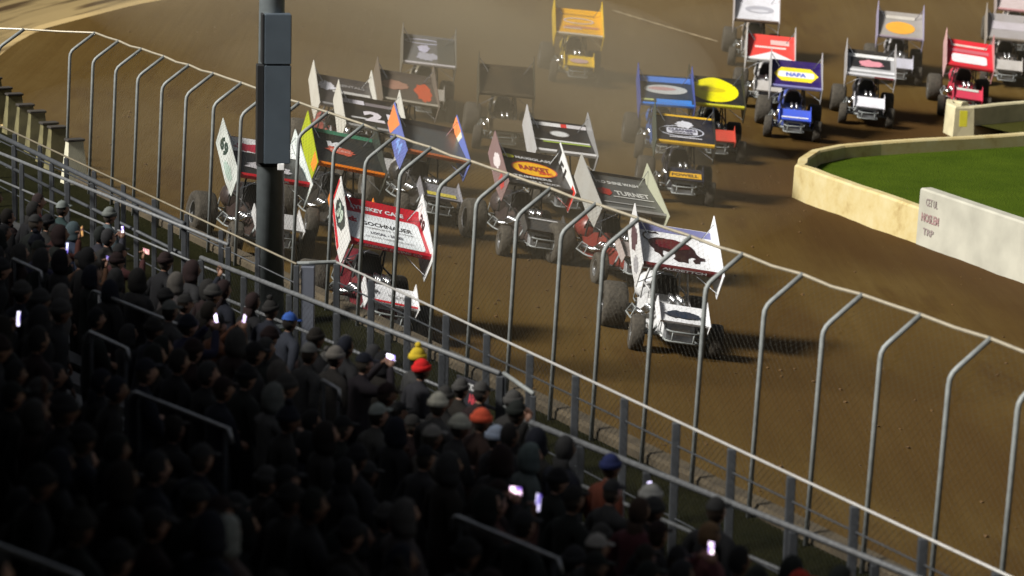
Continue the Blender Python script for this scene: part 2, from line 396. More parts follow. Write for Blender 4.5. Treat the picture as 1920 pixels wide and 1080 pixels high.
# pale line across the far dirt
a = onsurf(1150, 20, zg); c = onsurf(1345, 78, zg); bm = bmesh.new(); prev = None
for k in range(25):
    p = a + (c - a) * k / 24; p.z = 0; sd = Vector((-(c - a).y, (c - a).x, 0)).normalized() * .07 * (1 + .3 * sin(k * 2.1))
    cur = [bm.verts.new((q.x, q.y, zg(q.x, q.y) + .012)) for q in (p - sd, p + sd)]
    if prev: bm.faces.new((prev[0], prev[1], cur[1], cur[0]))
    prev = cur
tag(link('chalk_line', mesh(bm), None, mat('chalk', (.3, .23, .13), .9, 0, .4, 3)), kind='structure')

bm = bmesh.new(); rc = random.Random(5)
for k in range(1500):
    s_ = rc.choice((1, 1, 2)); y_ = rc.uniform(38, 100); x_ = rc.gauss(-1 + (70 - y_) * .12, 6.5)
    if sdist(x_, y_) < .2 or (Vector((x_, y_, 0)) - base0).dot(Vector((F23.y - F0.y, -(F23.x - F0.x), 0)).normalized() * -1) < .2 and y_ < 64: continue
    r_ = rc.uniform(.008, .019) * s_; vs = bmesh.ops.create_icosphere(bm, subdivisions=1, radius=r_)['verts']
    for v in vs: v.co = Vector((v.co.x * rc.uniform(.8, 1.5), v.co.y * rc.uniform(.8, 1.5), v.co.z * rc.uniform(.6, 1.))) + Vector((x_, y_, zg(x_, y_) + r_ * .3))
tag(link('clay_clods', mesh(bm), None, mat('clod_clay', (.085, .045, .012), .95, 0, .4, 4)), kind='stuff')
# ------------------------------------------------------------------ catch fence
Z_TIP, Z_BEND, Z_BASE = 6.0, 5.64, 2.9
fence = thing('catch_fence', 'tall wire catch fence with bent steel posts between the stand and the dirt track', 'fence', (base0.x, base0.y, Z_BASE))
FO = fence.location.copy()
def post_pts(basep, nr):
    lean = nr * -.1
    return [basep + lean - FO, basep + Vector((0, 0, Z_BEND - .14 - Z_BASE)) - FO, basep + Vector((0, 0, Z_BEND - .06 - Z_BASE)) + nr * .012 - FO, basep + Vector((0, 0, Z_BEND + .005 - Z_BASE)) + nr * .05 - FO, basep + Vector((0, 0, Z_BEND + .055 - Z_BASE)) + nr * .11 - FO, basep + nr * .55 + Vector((0, 0, Z_TIP - Z_BASE)) - FO]
posts = []
jit = [0] * 40
for n_ in range(-2, 31):
    if n_ >= 0: bp = base0 + fdir * SP * (n_ + random.uniform(-.06, .06)); nr = fnrm
    else:
        nr = Vector((.9, .42, 0)).normalized(); bp = atz(*{-1: (45, 55), -2: (-75, 46)}[n_], Z_TIP) - nr * .55
    bp.z = Z_BASE; posts.append((bp, nr))
pm0 = None
for bp, nr in posts:
    bm = bmesh.new(); tube(bm, post_pts(bp, nr), .033 if random.random() < .8 else .037, 10)
    link('post', mesh(bm, 'post', True), fence, M_steel)
tips = [post_pts(b, n)[-1] for b, n in posts]
bm = bmesh.new()
pts = []
for a, c in zip(tips, tips[1:]):
    pts.append(a); pts.append((a + c) / 2 - Vector((0, 0, random.uniform(.0, .03))))
pts.append(tips[-1]); tube(bm, pts, .022, 6)
link('top_cable', mesh(bm), fence, mat('tan_cable', (.36, .32, .24), .5, .3))
bm = bmesh.new()
def wires(bm, prof_fn, length, height, pitch, rad):
    """diagonal wires woven over a strip; prof_fn(a, h) -> point"""
    k = -height
    while k < length:
        for sgn in (1, -1):
            pts = []
            for j in range(4):
                h = height * j / 3; a = k + h if sgn == 1 else k + height - h
                if -.01 <= a <= length: pts.append(prof_fn(a, h))
            if len(pts) > 1: tube(bm, pts, rad, 3, cap=False)
        k += pitch
vert = Z_BEND - Z_BASE
def fprof(a, h):
    p = base0 + fdir * a - Vector((FO.x, FO.y, 0))
    if h <= vert: return p + fnrm * (-.1 * (1 - h / vert) + .045) + Vector((0, 0, h))
    q = (h - vert) / .66; return p + fnrm * (.06 + .49 * q) + Vector((0, 0, vert + (Z_TIP - Z_BEND) * q))
wires(bm, fprof, SP * 30, vert + .66, .12, .0012)
link('wire_mesh', mesh(bm), fence, mat('dull_wire', (.10, .10, .085), .8, 0))

# ------------------------------------------------------------------ walkway rail (A) and stand rails (B)
def rail(name, label, pa, pb, top_z, base_z, npost, rt, posts_r, lower=(), double=0., wire=False, m=M_steel, M_low=None):
    t_ = thing(name, label, 'railing', (pa.x, pa.y, base_z)); o_ = t_.location.copy()
    a = Vector((pa.x, pa.y, top_z)) - o_; b_ = Vector((pb.x, pb.y, top_z)) - o_; d = b_ - a; L = d.length; dn = d.normalized(); nn = Vector((-dn.y, dn.x, 0))
    bm = bmesh.new(); tube(bm, [a, (a + b_) / 2, b_], rt, 8); link('top_rail', mesh(bm, 'top_rail', True), t_, m)
    if double:
        bm = bmesh.new(); tube(bm, [a + nn * double - Vector((0, 0, .05)), b_ + nn * double - Vector((0, 0, .05))], rt, 8); link('top_rail', mesh(bm, 'r', True), t_, m)
    for lz in lower:
        bm = bmesh.new(); tube(bm, [a - Vector((0, 0, lz)), b_ - Vector((0, 0, lz))], rt * .7, 6); link('lower_rail', mesh(bm, 'r', True), t_, M_low or m)
    for k in range(npost):
        p = a + d * (k / (npost - 1)); bm = bmesh.new()
        box(bm, (p.x, p.y, (top_z - base_z - rt) / 2), (posts_r * 2, posts_r * 2, top_z - base_z - rt)); bevel(bm, .008, 1)
        link('post', mesh(bm), t_, M_steel_dull)
    if wire:
        bm = bmesh.new(); hh = top_z - base_z - .1
        wires(bm, lambda u, h: a + dn * u - Vector((0, 0, top_z - base_z - .05 - h)) + nn * -.03, L, hh, .1, .0016)
        link('wire_mesh', mesh(bm), t_, M_steel_dull)
    return t_
ZA, ZB = 4.6, 4.7
a0, a1 = atz(632, 492, ZA), atz(1880, 1075, ZA); e_ = (a1 - a0).normalized()
rail('walkway_railing', 'long walkway railing with bright top rail and mesh panels, right of the light pole', a0, a1 + e_ * 5, ZA, 2.9, 18, .018, .05, (.3, 1.2), 0, True, mat('bright_rail', (.42, .41, .39), .5, .3), M_low=M_steel_dull)
l0, l1 = atz(-60, 208, ZA), atz(556, 495, ZA)
rail('walkway_railing', 'thin tan walkway railing left of the light pole, in front of the fence', l0, l1, ZA, 2.9, 12, .018, .04, (.3, 1.2), 0, False, mat('tan_rail', (.17, .145, .10), .6, .2), M_low=M_steel_dull)
g0_, g1_ = atz(567, 493, ZA), atz(630, 491, ZA)
gp = thing('gate_post', 'thick grey gate post joining the two walkway railings beside the light pole', 'post', (g0_.x, g0_.y, 2.9))
bm = bmesh.new(); box(bm, (.09, 0, .83), (.2, .2, 1.66)); bevel(bm, .01, 1); link('pillar', mesh(bm), gp, mat('slate_paint', (.12, .13, .16), .5, .2))
bm = bmesh.new(); tube(bm, [(-.08, 0, 1.69), (.1, 0, 1.70), (g1_.x - g0_.x, g1_.y - g0_.y, 1.7)], .03, 8); link('cap_rail', mesh(bm), gp, M_steel)
M_rB = mat('worn_rail', (.13, .135, .14), .6, .2, .25, 14)
b3a, b3b = atz(973, 783, ZB), atz(1712, 1080, ZB); e3 = (b3b - b3a).normalized()
rail('stand_railing', 'double-tube stand railing running from the stand gap to the lower right corner', b3a, b3b + e3 * 2, ZB, 3.5, 8, .035, .045, (.5, .95), .09, False, M_rB)
b2a, b2b = atz(377, 483, ZB), atz(937, 700, ZB)
rail('stand_railing', 'double-tube stand railing in front of the crowd, ending at the stand gap', b2a, b2b, ZB, 3.5, 7, .035, .045, (.48, .95), .09, True, M_rB)
b1a, b1b = atz(-40, 271, ZB), atz(428, 459, ZB)
rail('stand_railing', 'dark stand railing at the far left beyond the crowd', b1a, b1b, ZB, 3.5, 6, .03, .04, (.5,), 0, False, M_rB)
b0a, b0b = atz(-40, 236, ZB), atz(345, 420, ZB)
rail('stand_railing', 'dark wide-topped railing at the far left below the tan blocks', b0a, b0b, ZB, 3.2, 6, .045, .04, (.5,), 0, False, M_steel_dull)
s0, s1 = atz(945, 700, ZB), atz(1000, 738, ZB)
rail('gap_railing', 'short light steel railing closing the gap in the stand front', s0, s1, ZB, 3.3, 2, .028, .035, (.42,), 0, False, M_steel)
# small banner on the stand rail
p_ = atz(882, 738, 4.45); bn = thing('banner', 'small dark banner with white and red lettering tied to the stand railing', 'banner', p_, (0, 0, radians(-56)))
bm = bmesh.new(); box(bm, (0, 0, 0), (.62, .02, .36)); bevel(bm, .004, 1); link('cloth', mesh(bm), bn, mat('dark_vinyl', (.02, .02, .025), .6))
bfn = lambda u, v: Vector((u, -.014, v))
decal('lettering', text2d('ADMISSIONS', -.03, .09, .46, .09, .03), bfn, bn, mat('white_ink', (.6, .6, .6), .7)); decal('lettering', text2d('AREA', .12, -.06, .3, .13, .04), bfn, bn, mat('red_ink', (.5, .05, .07), .7))

# concrete blocks at the far left
pA, pB = atz(140, 330, 3.05), atz(-12, 205, 3.05)
for k in range(8):
    f = k / 7; p = pA + (pB - pA) * f
    if k == 1: p = pA + (pB - pA) * .19
    hgt = .72 + .05 * (k % 2) if k else .78
    t_ = thing('barrier_block', ('white upright barrier block at the right end of the tan row', 'tan upright barrier block with dark top in the row at the far left')[k > 0], 'barrier', (p.x, p.y, 2.9), (0, 0, radians(30 + random.uniform(-4, 4))), 'barrier blocks at the far left' if k else None)
    bm = bmesh.new()
    loft(bm, [[Vector((sx * wx, sy * wy, z)) for sx, sy in ((-1, -1), (1, -1), (1, 1), (-1, 1))] for z, wx, wy in ((0, .24, .2), (.2, .22, .17), (.9 * hgt + .05, .17, .1), (hgt + .1, .16, .09))])
    link('block', mesh(bm), t_, mat('white_block', (.5, .48, .36), .8) if k == 0 else mat('tan_block', (.13, .115, .05), .85, 0, .3, 4))
    bm = bmesh.new(); box(bm, (0, 0, hgt + .13), (.38, .24, .05)); bevel(bm, .01, 1); link('cap', mesh(bm), t_, mat('dark_cap', (.03, .025, .02), .8))

# ------------------------------------------------------------------ light pole
pb_ = atz(506, 470, 4.12)
pole = thing('light_pole', 'thick dark steel light pole with stacked equipment cabinets in front of the fence', 'pole', (pb_.x, pb_.y, 2.85))
M_pole = mat('pole_paint', (.16, .18, .185), .45, .3, .15, 5)
bm = bmesh.new(); lathe(bm, [(0, .24), (6, .2), (15, .13)], 24, 'Z'); link('shaft', mesh(bm, 'shaft', True), pole, M_pole)
bm = bmesh.new(); lathe(bm, [(0, .36), (.05, .36), (.09, .3)], 20, 'Z'); link('base_plate', mesh(bm), pole, M_pole)
def zat(y):  # height on the pole axis seen at picture row y
    lo_, hi = 2., 14.
    for _ in range(40):
        m_ = (lo_ + hi) / 2
        if proj((pb_.x, pb_.y, m_))[1] > y: lo_ = m_
        else: hi = m_
    return lo_ - 2.85
z3, z2, z1 = zat(300), zat(116), zat(22)
M_cab = mat('cabinet_grey', (.075, .095, .115), .5, .1, .08, 3); M_cabd = mat('cabinet_side', (.012, .012, .012), .6)
for i, (za, zb_, wx, cx) in enumerate(((z3, z2 - .01, .42, .07), (z2 + .01, z1, .42, .07))):
    bm = bmesh.new(); box(bm, (cx, -.26, (za + zb_) / 2), (wx, .3, zb_ - za)); bevel(bm, .012, 2)
    c_ = link('cabinet', mesh(bm), pole, M_cab); c_.rotation_euler = (0, 0, radians(10))
    bm = bmesh.new(); box(bm, (cx - wx / 2 - (.06 if i == 0 else .025), -.22, (za + zb_) / 2), ((.11, .04)[i], .26, zb_ - za - .004)); bevel(bm, .008, 1)  # near-black box that forms the cabinet's dark left side
    s_ = link('cabinet_left_side', mesh(bm), pole, M_cabd); s_.rotation_euler = (0, 0, radians(10))
bm = bmesh.new(); box(bm, (.2, -.36, z3 - .045), (.11, .06, .11)); bevel(bm, .008, 1); link('junction_box', mesh(bm), pole, mat('white_plastic', (.75, .75, .74), .5))
bm = bmesh.new(); lathe(bm, [(z3 - .08, .235), (z3 - .02, .235)], 20, 'Z'); link('clamp_band', mesh(bm), pole, M_cabd)

# ------------------------------------------------------------------ grandstand (tiers, benches, unseen roof and back wall added to shade the crowd)
SR = Vector((-sin(radians(34)), cos(radians(34)), 0)); SN = Vector((cos(radians(34)), sin(radians(34)), 0))
def sp(u, v, z=0.): return SN * u + SR * v + Vector((0, 0, z))
NROW = 22; U0, DU, DZ, ZR0 = 17.2, .8, .2, 3.55
def rowu(k): return U0 - DU * k
def rowz(k): return ZR0 + DZ * k
def floor_at(u): return ZR0 + DZ * max(0, (U0 - u)) / DU
stand = thing('grandstand', 'dark grandstand under an added shade canopy, with stepped metal floor and plank benches, full of people', 'grandstand', (0, 0, 0))
M_floor = mat('dark_decking', (.035, .035, .035), .8, 0, .3, 3)
bm = bmesh.new(); sec = []
V0, V1 = 6., 56.
prof = []
for k in range(NROW):
    prof += [(rowu(k) + .4, rowz(k)), (rowu(k) - .4, rowz(k))]
prof += [(rowu(NROW - 1) - .4, 2.0), (rowu(0) + .4, 2.0)]
loft(bm, [[sp(u, v, z) for u, z in prof] for v in (V0, V1)])
link('stepped_deck', mesh(bm), stand, M_floor)
for ua, ub, va, vb in ((rowu(0) + .4, 18.2, V0, 27.4), (rowu(0) + .4, 19.3, 27.4, 44.), (rowu(0) + .4, 20.6, 44., V1)):
    bm = bmesh.new(); loft(bm, [[sp(u, v, z) for u, z in ((ua, 2.5), (ub, 2.5), (ub, 3.5), (ua, 3.5))] for v in (va + .004, vb)]); link('front_walkway', mesh(bm), stand, M_floor)
for k in range(NROW):
    bm = bmesh.new(); M_ = Matrix.Rotation(0, 4, 'Z')
    for v_ in (V0 + .2,):
        c_ = [sp(rowu(k) - .36, V0, rowz(k) + .42), sp(rowu(k) - .1, V0, rowz(k) + .42), sp(rowu(k) - .1, V0, rowz(k) + .46), sp(rowu(k) - .36, V0, rowz(k) + .46)]
        loft(bm, [c_, [p + SR * (V1 - V0) for p in c_]])
    for q in range(17):
        v_ = V0 + .5 + q * 3.05; p = sp(rowu(k) - .23, v_, rowz(k) + .21); box(bm, p, (.05, .05, .418))
    link('bench', mesh(bm), stand, M_board)
M_shade_roof = mat('shade_roof_sheet', (.2, .2, .2), .7, .3)
bm = bmesh.new()
rp = [(7.55, 13.75), (-14, 16.2), (-14, 16.35), (7.55, 13.9)]  # out of view; front edge set so that its shadow covers the crowd
loft(bm, [[sp(u, v, z) for u, z in rp] for v in (-30, 75)]); link('shade_roof', mesh(bm), stand, M_shade_roof)
bm = bmesh.new(); bw = [(-1.6 - .6, 8.4), (-2.4, 8.4), (-2.4, 14.6), (-2.2, 14.6)]  # unseen wall behind the camera, added to keep sun off the crowd
loft(bm, [[sp(u - 1.6, v, z) for u, z in bw] for v in (-30, 75)]); link('back_shade_wall', mesh(bm), stand, mat('back_shade_sheet', (.1, .1, .1), .7))
for v_ in (-28, 66, 74):
    bm = bmesh.new(); c_ = sp(3., v_); tube(bm, [c_ + Vector((0, 0, 2.5)), c_ + Vector((0, 0, 14.0))], .12, 12); link('shade_roof_post', mesh(bm), stand, M_steel_dull)
GUARD = []
# hand rails among the rows
def stand_ray(x, y, h):
    return onsurf(x, y, lambda px, py: floor_at(SN.x * px + SN.y * py) + h)
for (xa, ya, xb, yb, post, lab) in ((175, 545, 345, 613, True, 'pale handrail with a post, among dark spectators left of the stand gap'), (168, 622, 240, 655, False, 'short pale handrail low among the spectators at the left'), (252, 735, 432, 806, False, 'thick grey handrail lower left in the dark crowd'), (855, 968, 1050, 1050, False, 'curved-end handrail at the bottom centre of the crowd'), (-20, 1018, 150, 1082, False, 'dim grey handrail at the bottom left corner'), (605, 713, 636, 731, False, 'tiny lit rail end between dark spectators at centre left'), (25, 485, 78, 510, False, 'short grey rail end at the far left of the crowd')):
    p, q = stand_ray(xa, ya, 1.55), stand_ray(xb, yb, 1.55)
    GUARD += [(xa + (xb - xa) * i / 14, ya + (yb - ya) * i / 14, (p.xy + (q.xy - p.xy) * i / 14).dot(SN.xy)) for i in range(15)]
    t_ = thing('handrail', lab, 'handrail', (p.x, p.y, p.z)); bm = bmesh.new(); d = q - p
    tube(bm, [Vector((0, 0, -.12)) - d.normalized() * .06, Vector((0, 0, -.02)) - d.normalized() * .02, d * .02, d * .5, d * .98, d + d.normalized() * .03 + Vector((0, 0, -.12))], .024, 8); link('rail', mesh(bm, 'r', True), t_, M_aluw)
    for f in ((.05, .95) if not post else (.07, .9)):
        bm = bmesh.new(); c_ = d * f; tube(bm, [c_ - Vector((0, 0, .02)), c_ - Vector((0, 0, 1.5))], .02, 8); link('post', mesh(bm, 'p', True), t_, M_aluw if post and f < .5 else M_steel_dull)
# ------------------------------------------------------------------ sprint cars (local: nose to -Y, its length along Y, wheels on z = 0)
TAU = radians(19.5); WC = Vector((0, .12, 1.74))
def wing(u, v, off=0.):  # a point of the top wing's panel: u across, v backwards
    h = .012 * (v / .76) ** 2 + (.06 * max(0, (v - .6) / .16) ** 2) + off
    return WC + Vector((u, v * cos(TAU) - h * sin(TAU), v * sin(TAU) + h * cos(TAU)))
def wingv(v, h): return (WC.y + v * cos(TAU) - h * sin(TAU), WC.z + v * sin(TAU) + h * cos(TAU))
SH = {}
def shared(key, fn):
    if key not in SH: SH[key] = fn()
    return SH[key]
def tyre_mesh(r, wd):
    bm = bmesh.new(); h = wd / 2
    lathe(bm, [(-h * .8, r * .52), (-h, r * .62), (-h * 1.02, r * .8), (-h * .9, r * .95), (-h * .7, r), (0, r * 1.01), (h * .7, r), (h * .9, r * .95), (h * 1.02, r * .8), (h, r * .62), (h * .8, r * .52)], 28)
    return mesh(bm, 'tyre', True)
def rim_mesh(r, wd):
    bm = bmesh.new(); h = wd / 2
    lathe(bm, [(-h * .8, r * .55), (-h * .86, r * .5), (-h * .3, r * .42), (-h * .3, r * .12), (-h * .62, r * .1), (h * .62, r * .1), (h * .3, r * .12), (h * .3, r * .42), (h * .86, r * .5), (h * .8, r * .55)], 20)
    return mesh(bm, 'rim', True)
def panel_mesh():
    bm = bmesh.new(); secs = []
    N = 14
    for s in (-.76, .76):
        top = [wing(s, -.76 + 1.52 * k / N) for k in range(N + 1)]; bot = [wing(s, -.76 + 1.52 * k / N, -.03 - .05 * sin(pi * k / N)) for k in range(N, -1, -1)]
        secs.append(top + bot)
    loft(bm, secs); return mesh(bm, 'panel')
def lip_mesh():
    bm = bmesh.new(); secs = []
    for s in (-.755, .755):
        secs.append([Vector((s, *wingv(-.762, .055))), Vector((s, *wingv(-.80, .02))), Vector((s, *wingv(-.80, -.035))), Vector((s, *wingv(-.76, -.07))), Vector((s, *wingv(-.70, -.065))), Vector((s, *wingv(-.755, -.03)))])
    loft(bm, secs); return mesh(bm, 'lip')
BOARD = [(-.93, .08), (-.86, -.46), (-.3, -.44), (.90, -.20), (.93, .36), (.3, .27)]
def board_mesh(sx):
    bm = bmesh.new(); plate(bm, [(sx * .765, *wingv(v, h)) for v, h in BOARD], (sx * .022, 0, 0)); bevel(bm, .004, 1); return mesh(bm, 'board')
def body_mesh():
    bm = bmesh.new(); secs = []
    for y, w_, zb, zt_, tf in ((-1.42, .20, .34, .50, .8), (-1.30, .27, .28, .60, .8), (-.9, .31, .24, .70, .75), (-.45, .345, .22, .80, .7), (-.15, .37, .22, .86, .68), (.05, .38, .22, .88, .7)):
        secs.append([Vector((sx * ww, y, z)) for sx, ww, z in ((-1, w_ * .85, zb), (1, w_ * .85, zb), (1, w_, zb + .1), (1, w_, zt_ - .12), (1, w_ * tf, zt_), (-1, w_ * tf, zt_), (-1, w_, zt_ - .12), (-1, w_, zb + .1))])
    loft(bm, secs); bevel(bm, .015, 1); return mesh(bm, 'body')
def side_mesh(sx):
    bm = bmesh.new()
    if True:
        plate(bm, [(sx * .38, .05, .25), (sx * .38, .95, .3), (sx * .36, .95, .62), (sx * .37, .6, .66), (sx * .37, .3, .82), (sx * .38, .05, .86)], (sx * .02, 0, 0))
    return mesh(bm, 'sides')
def tail_mesh():
    bm = bmesh.new(); secs = []
    for y, r in ((1.0, .2), (1.1, .3), (1.3, .34), (1.5, .32), (1.66, .24), (1.72, .1)):
        secs.append([Vector((r * 1.15 * cos(2 * pi * k / 14), y, .78 + r * sin(2 * pi * k / 14))) for k in range(14)])
    loft(bm, secs); return mesh(bm, 'tail', True)
def cage_mesh():
    bm = bmesh.new()
    for sx in (-1, 1):
        tube(bm, [(sx * .3, -1.35, .32), (sx * .33, -.2, .3), (sx * .36, .9, .32), (sx * .3, 1.25, .5)], .02)
        tube(bm, [(sx * .3, -1.3, .55), (sx * .34, -.3, .82), (sx * .36, .1, .9)], .018)
        tube(bm, [(sx * .36, -.05, .3), (sx * .36, .02, .9), (sx * .3, .18, 1.38)], .02)
        tube(bm, [(sx * .36, .85, .35), (sx * .35, .8, .95), (sx * .28, .66, 1.42)], .02)
        tube(bm, [(sx * .3, .18, 1.38), (sx * .28, .66, 1.42), (sx * .3, 1.2, .6)], .02)
        tube(bm, [(sx * .36, .02, .9), (sx * .35, .8, .95)], .018)
    for y, z, x in ((.18, 1.38, .3), (.66, 1.42, .28), (.8, .95, .35), (-1.33, .33, .3), (-1.3, .55, .3)): tube(bm, [(-x, y, z), (x, y, z)], .018)
    for sx in (-1, 1):
        tube(bm, [(sx * .29, .2, 1.36), Vector((sx * .3, *wingv(-.2, -.06)))], .014); tube(bm, [(sx * .28, .64, 1.4), Vector((sx * .3, *wingv(.5, -.04)))], .014)
    return mesh(bm, 'cage', True)
def engine_mesh():
    bm = bmesh.new()
    box(bm, (0, -.55, .62), (.46, .6, .3)); box(bm, (-.27, -.55, .74), (.14, .56, .14), Matrix.Rotation(0, 4, 'Y')); box(bm, (.27, -.55, .74), (.14, .56, .14)); bevel(bm, .03, 2)
    for k in range(4):
        for sx in (-1, 1): tube(bm, [(sx * .08, -.76 + k * .14, .78), (sx * .07, -.76 + k * .14, .98)], .035, 8)
    return mesh(bm, 'engine', True)
def header_mesh(sx):
    bm = bmesh.new()
    for k in range(4): tube(bm, [(sx * .32, -.78 + k * .15, .70), (sx * .46, -.76 + k * .15, .70), (sx * .5, -.62 + k * .13, .6), (sx * .5, -.1 + k * .05, .5)], .026, 8)
    tube(bm, [(sx * .5, -.12, .5), (sx * .52, .5, .47), (sx * .53, .62, .47)], .055, 10); return mesh(bm, 'headers', True)
def radiator_mesh():
    bm = bmesh.new()
    loft(bm, [[Vector((sx * w_, y, z)) for sx, y, z in ((-1, y0, zb), (1, y0, zb), (1, y1, zt_), (-1, y1, zt_))] for w_, y0, y1, zb, zt_ in ((.30, -1.36, -1.30, .27, .60),)] * 1 + [[Vector((sx * .26, y, z)) for sx, y, z in ((-1, -1.44, .30), (1, -1.44, .30), (1, -1.38, .57), (-1, -1.38, .57))]])
    for k in range(5): box(bm, (0, -1.42 + k * .012, .34 + k * .048), (.48, .03, .012))
    return mesh(bm, 'radiator')
def bumper_mesh():
    bm = bmesh.new()
    tube(bm, [(-.3, -1.35, .55), (-.3, -1.62, .50), (-.22, -1.68, .49), (.22, -1.68, .49), (.3, -1.62, .50), (.3, -1.35, .55)], .02)
    tube(bm, [(-.3, -1.35, .32), (-.3, -1.62, .31), (-.22, -1.68, .31), (.22, -1.68, .31), (.3, -1.62, .31), (.3, -1.35, .32)], .02)
    for x in (-.2, .2): tube(bm, [(x, -1.68, .31), (x, -1.68, .49)], .016)
    return mesh(bm, 'bumper', True)
def axle_mesh():
    bm = bmesh.new(); tube(bm, [(-.74, -1.12, .34), (.74, -1.12, .32)], .035, 10)
    for sx in (-1, 1):
        tube(bm, [(sx * .52, -1.1, .36), (sx * .5, -.3, .32)], .016); tube(bm, [(sx * .52, -1.14, .32), (sx * .4, -.35, .26)], .014)
        tube(bm, [(sx * .45, -1.12, .34), (sx * .3, -1.05, .62)], .025); box(bm, (sx * .62, -1.12, .34), (.05, .12, .16))
    return mesh(bm, 'front_axle', True)
def raxle_mesh():
    bm = bmesh.new(); tube(bm, [(-.8, 1.08, .44), (.78, 1.08, .38)], .06, 10); box(bm, (0, 1.08, .42), (.24, .3, .3)); return mesh(bm, 'rear_axle', True)
def nerf_mesh(sx):
    bm = bmesh.new(); tube(bm, [(sx * .37, -.25, .34), (sx * .62, -.12, .36), (sx * .66, .0, .37), (sx * .66, .45, .4), (sx * .6, .56, .4), (sx * .37, .6, .36)], .018)
    tube(bm, [(sx * .66, .0, .37), (sx * .58, .05, .55), (sx * .58, .4, .57), (sx * .66, .45, .4)], .015); return mesh(bm, 'nerf', True)
def rbump_mesh():
    bm = bmesh.new(); tube(bm, [(-.28, 1.25, .42), (-.26, 1.8, .45), (.26, 1.8, .45), (.28, 1.25, .42)], .018); tube(bm, [(-.26, 1.8, .45), (-.24, 1.8, .75), (.24, 1.8, .75), (.26, 1.8, .45)], .016); return mesh(bm, 'rb', True)
def seat_mesh():
    bm = bmesh.new(); loft(bm, [[Vector((sx * w_, y, z)) for sx in (-1, 1) for y, z in (((.35, z0), (.75, z0)) if sx < 0 else ((.75, z0), (.35, z0)))] for w_, z0 in ((.2, .35), (.24, .5), (.24, .95), (.15, 1.2))]); bevel(bm, .03, 2); return mesh(bm, 'seat')
NT = radians(24); NC = Vector((0, -1.36, .76))
def nwing(u, v, off=0.): return NC + Vector((u, v * cos(NT) - off * sin(NT), v * sin(NT) + off * cos(NT)))
def nose_mesh():
    bm = bmesh.new(); secs = []
    for s in (-.46, .46): secs.append([nwing(s, -.27, .02), nwing(s, -.1, 0), nwing(s, .1, .0), nwing(s, .27, .03), nwing(s, .27, .0), nwing(s, 0, -.05), nwing(s, -.27, -.02)])
    loft(bm, secs); return mesh(bm, 'nose')
def nend_mesh(sx):
    bm = bmesh.new(); plate(bm, [nwing(sx * .462, v, h) for v, h in ((-.34, .06), (-.3, -.14), (.32, -.08), (.34, .14))], (sx * .015, 0, 0)); return mesh(bm, 'endplate')
def strut_mesh(sx):
    bm = bmesh.new(); tube(bm, [Vector((sx * .758, *wingv(.72, .27))), wing(sx * .5, .42, .01)], .011, 6); return mesh(bm, 'strut')
def strut2_mesh(sx):
    bm = bmesh.new(); tube(bm, [Vector((sx * .758, *wingv(-.84, -.36))), Vector((sx * .32, *wingv(-.76, -.1)))], .010, 6); return mesh(bm, 'strut')
ncopy = lambda me: me.copy()

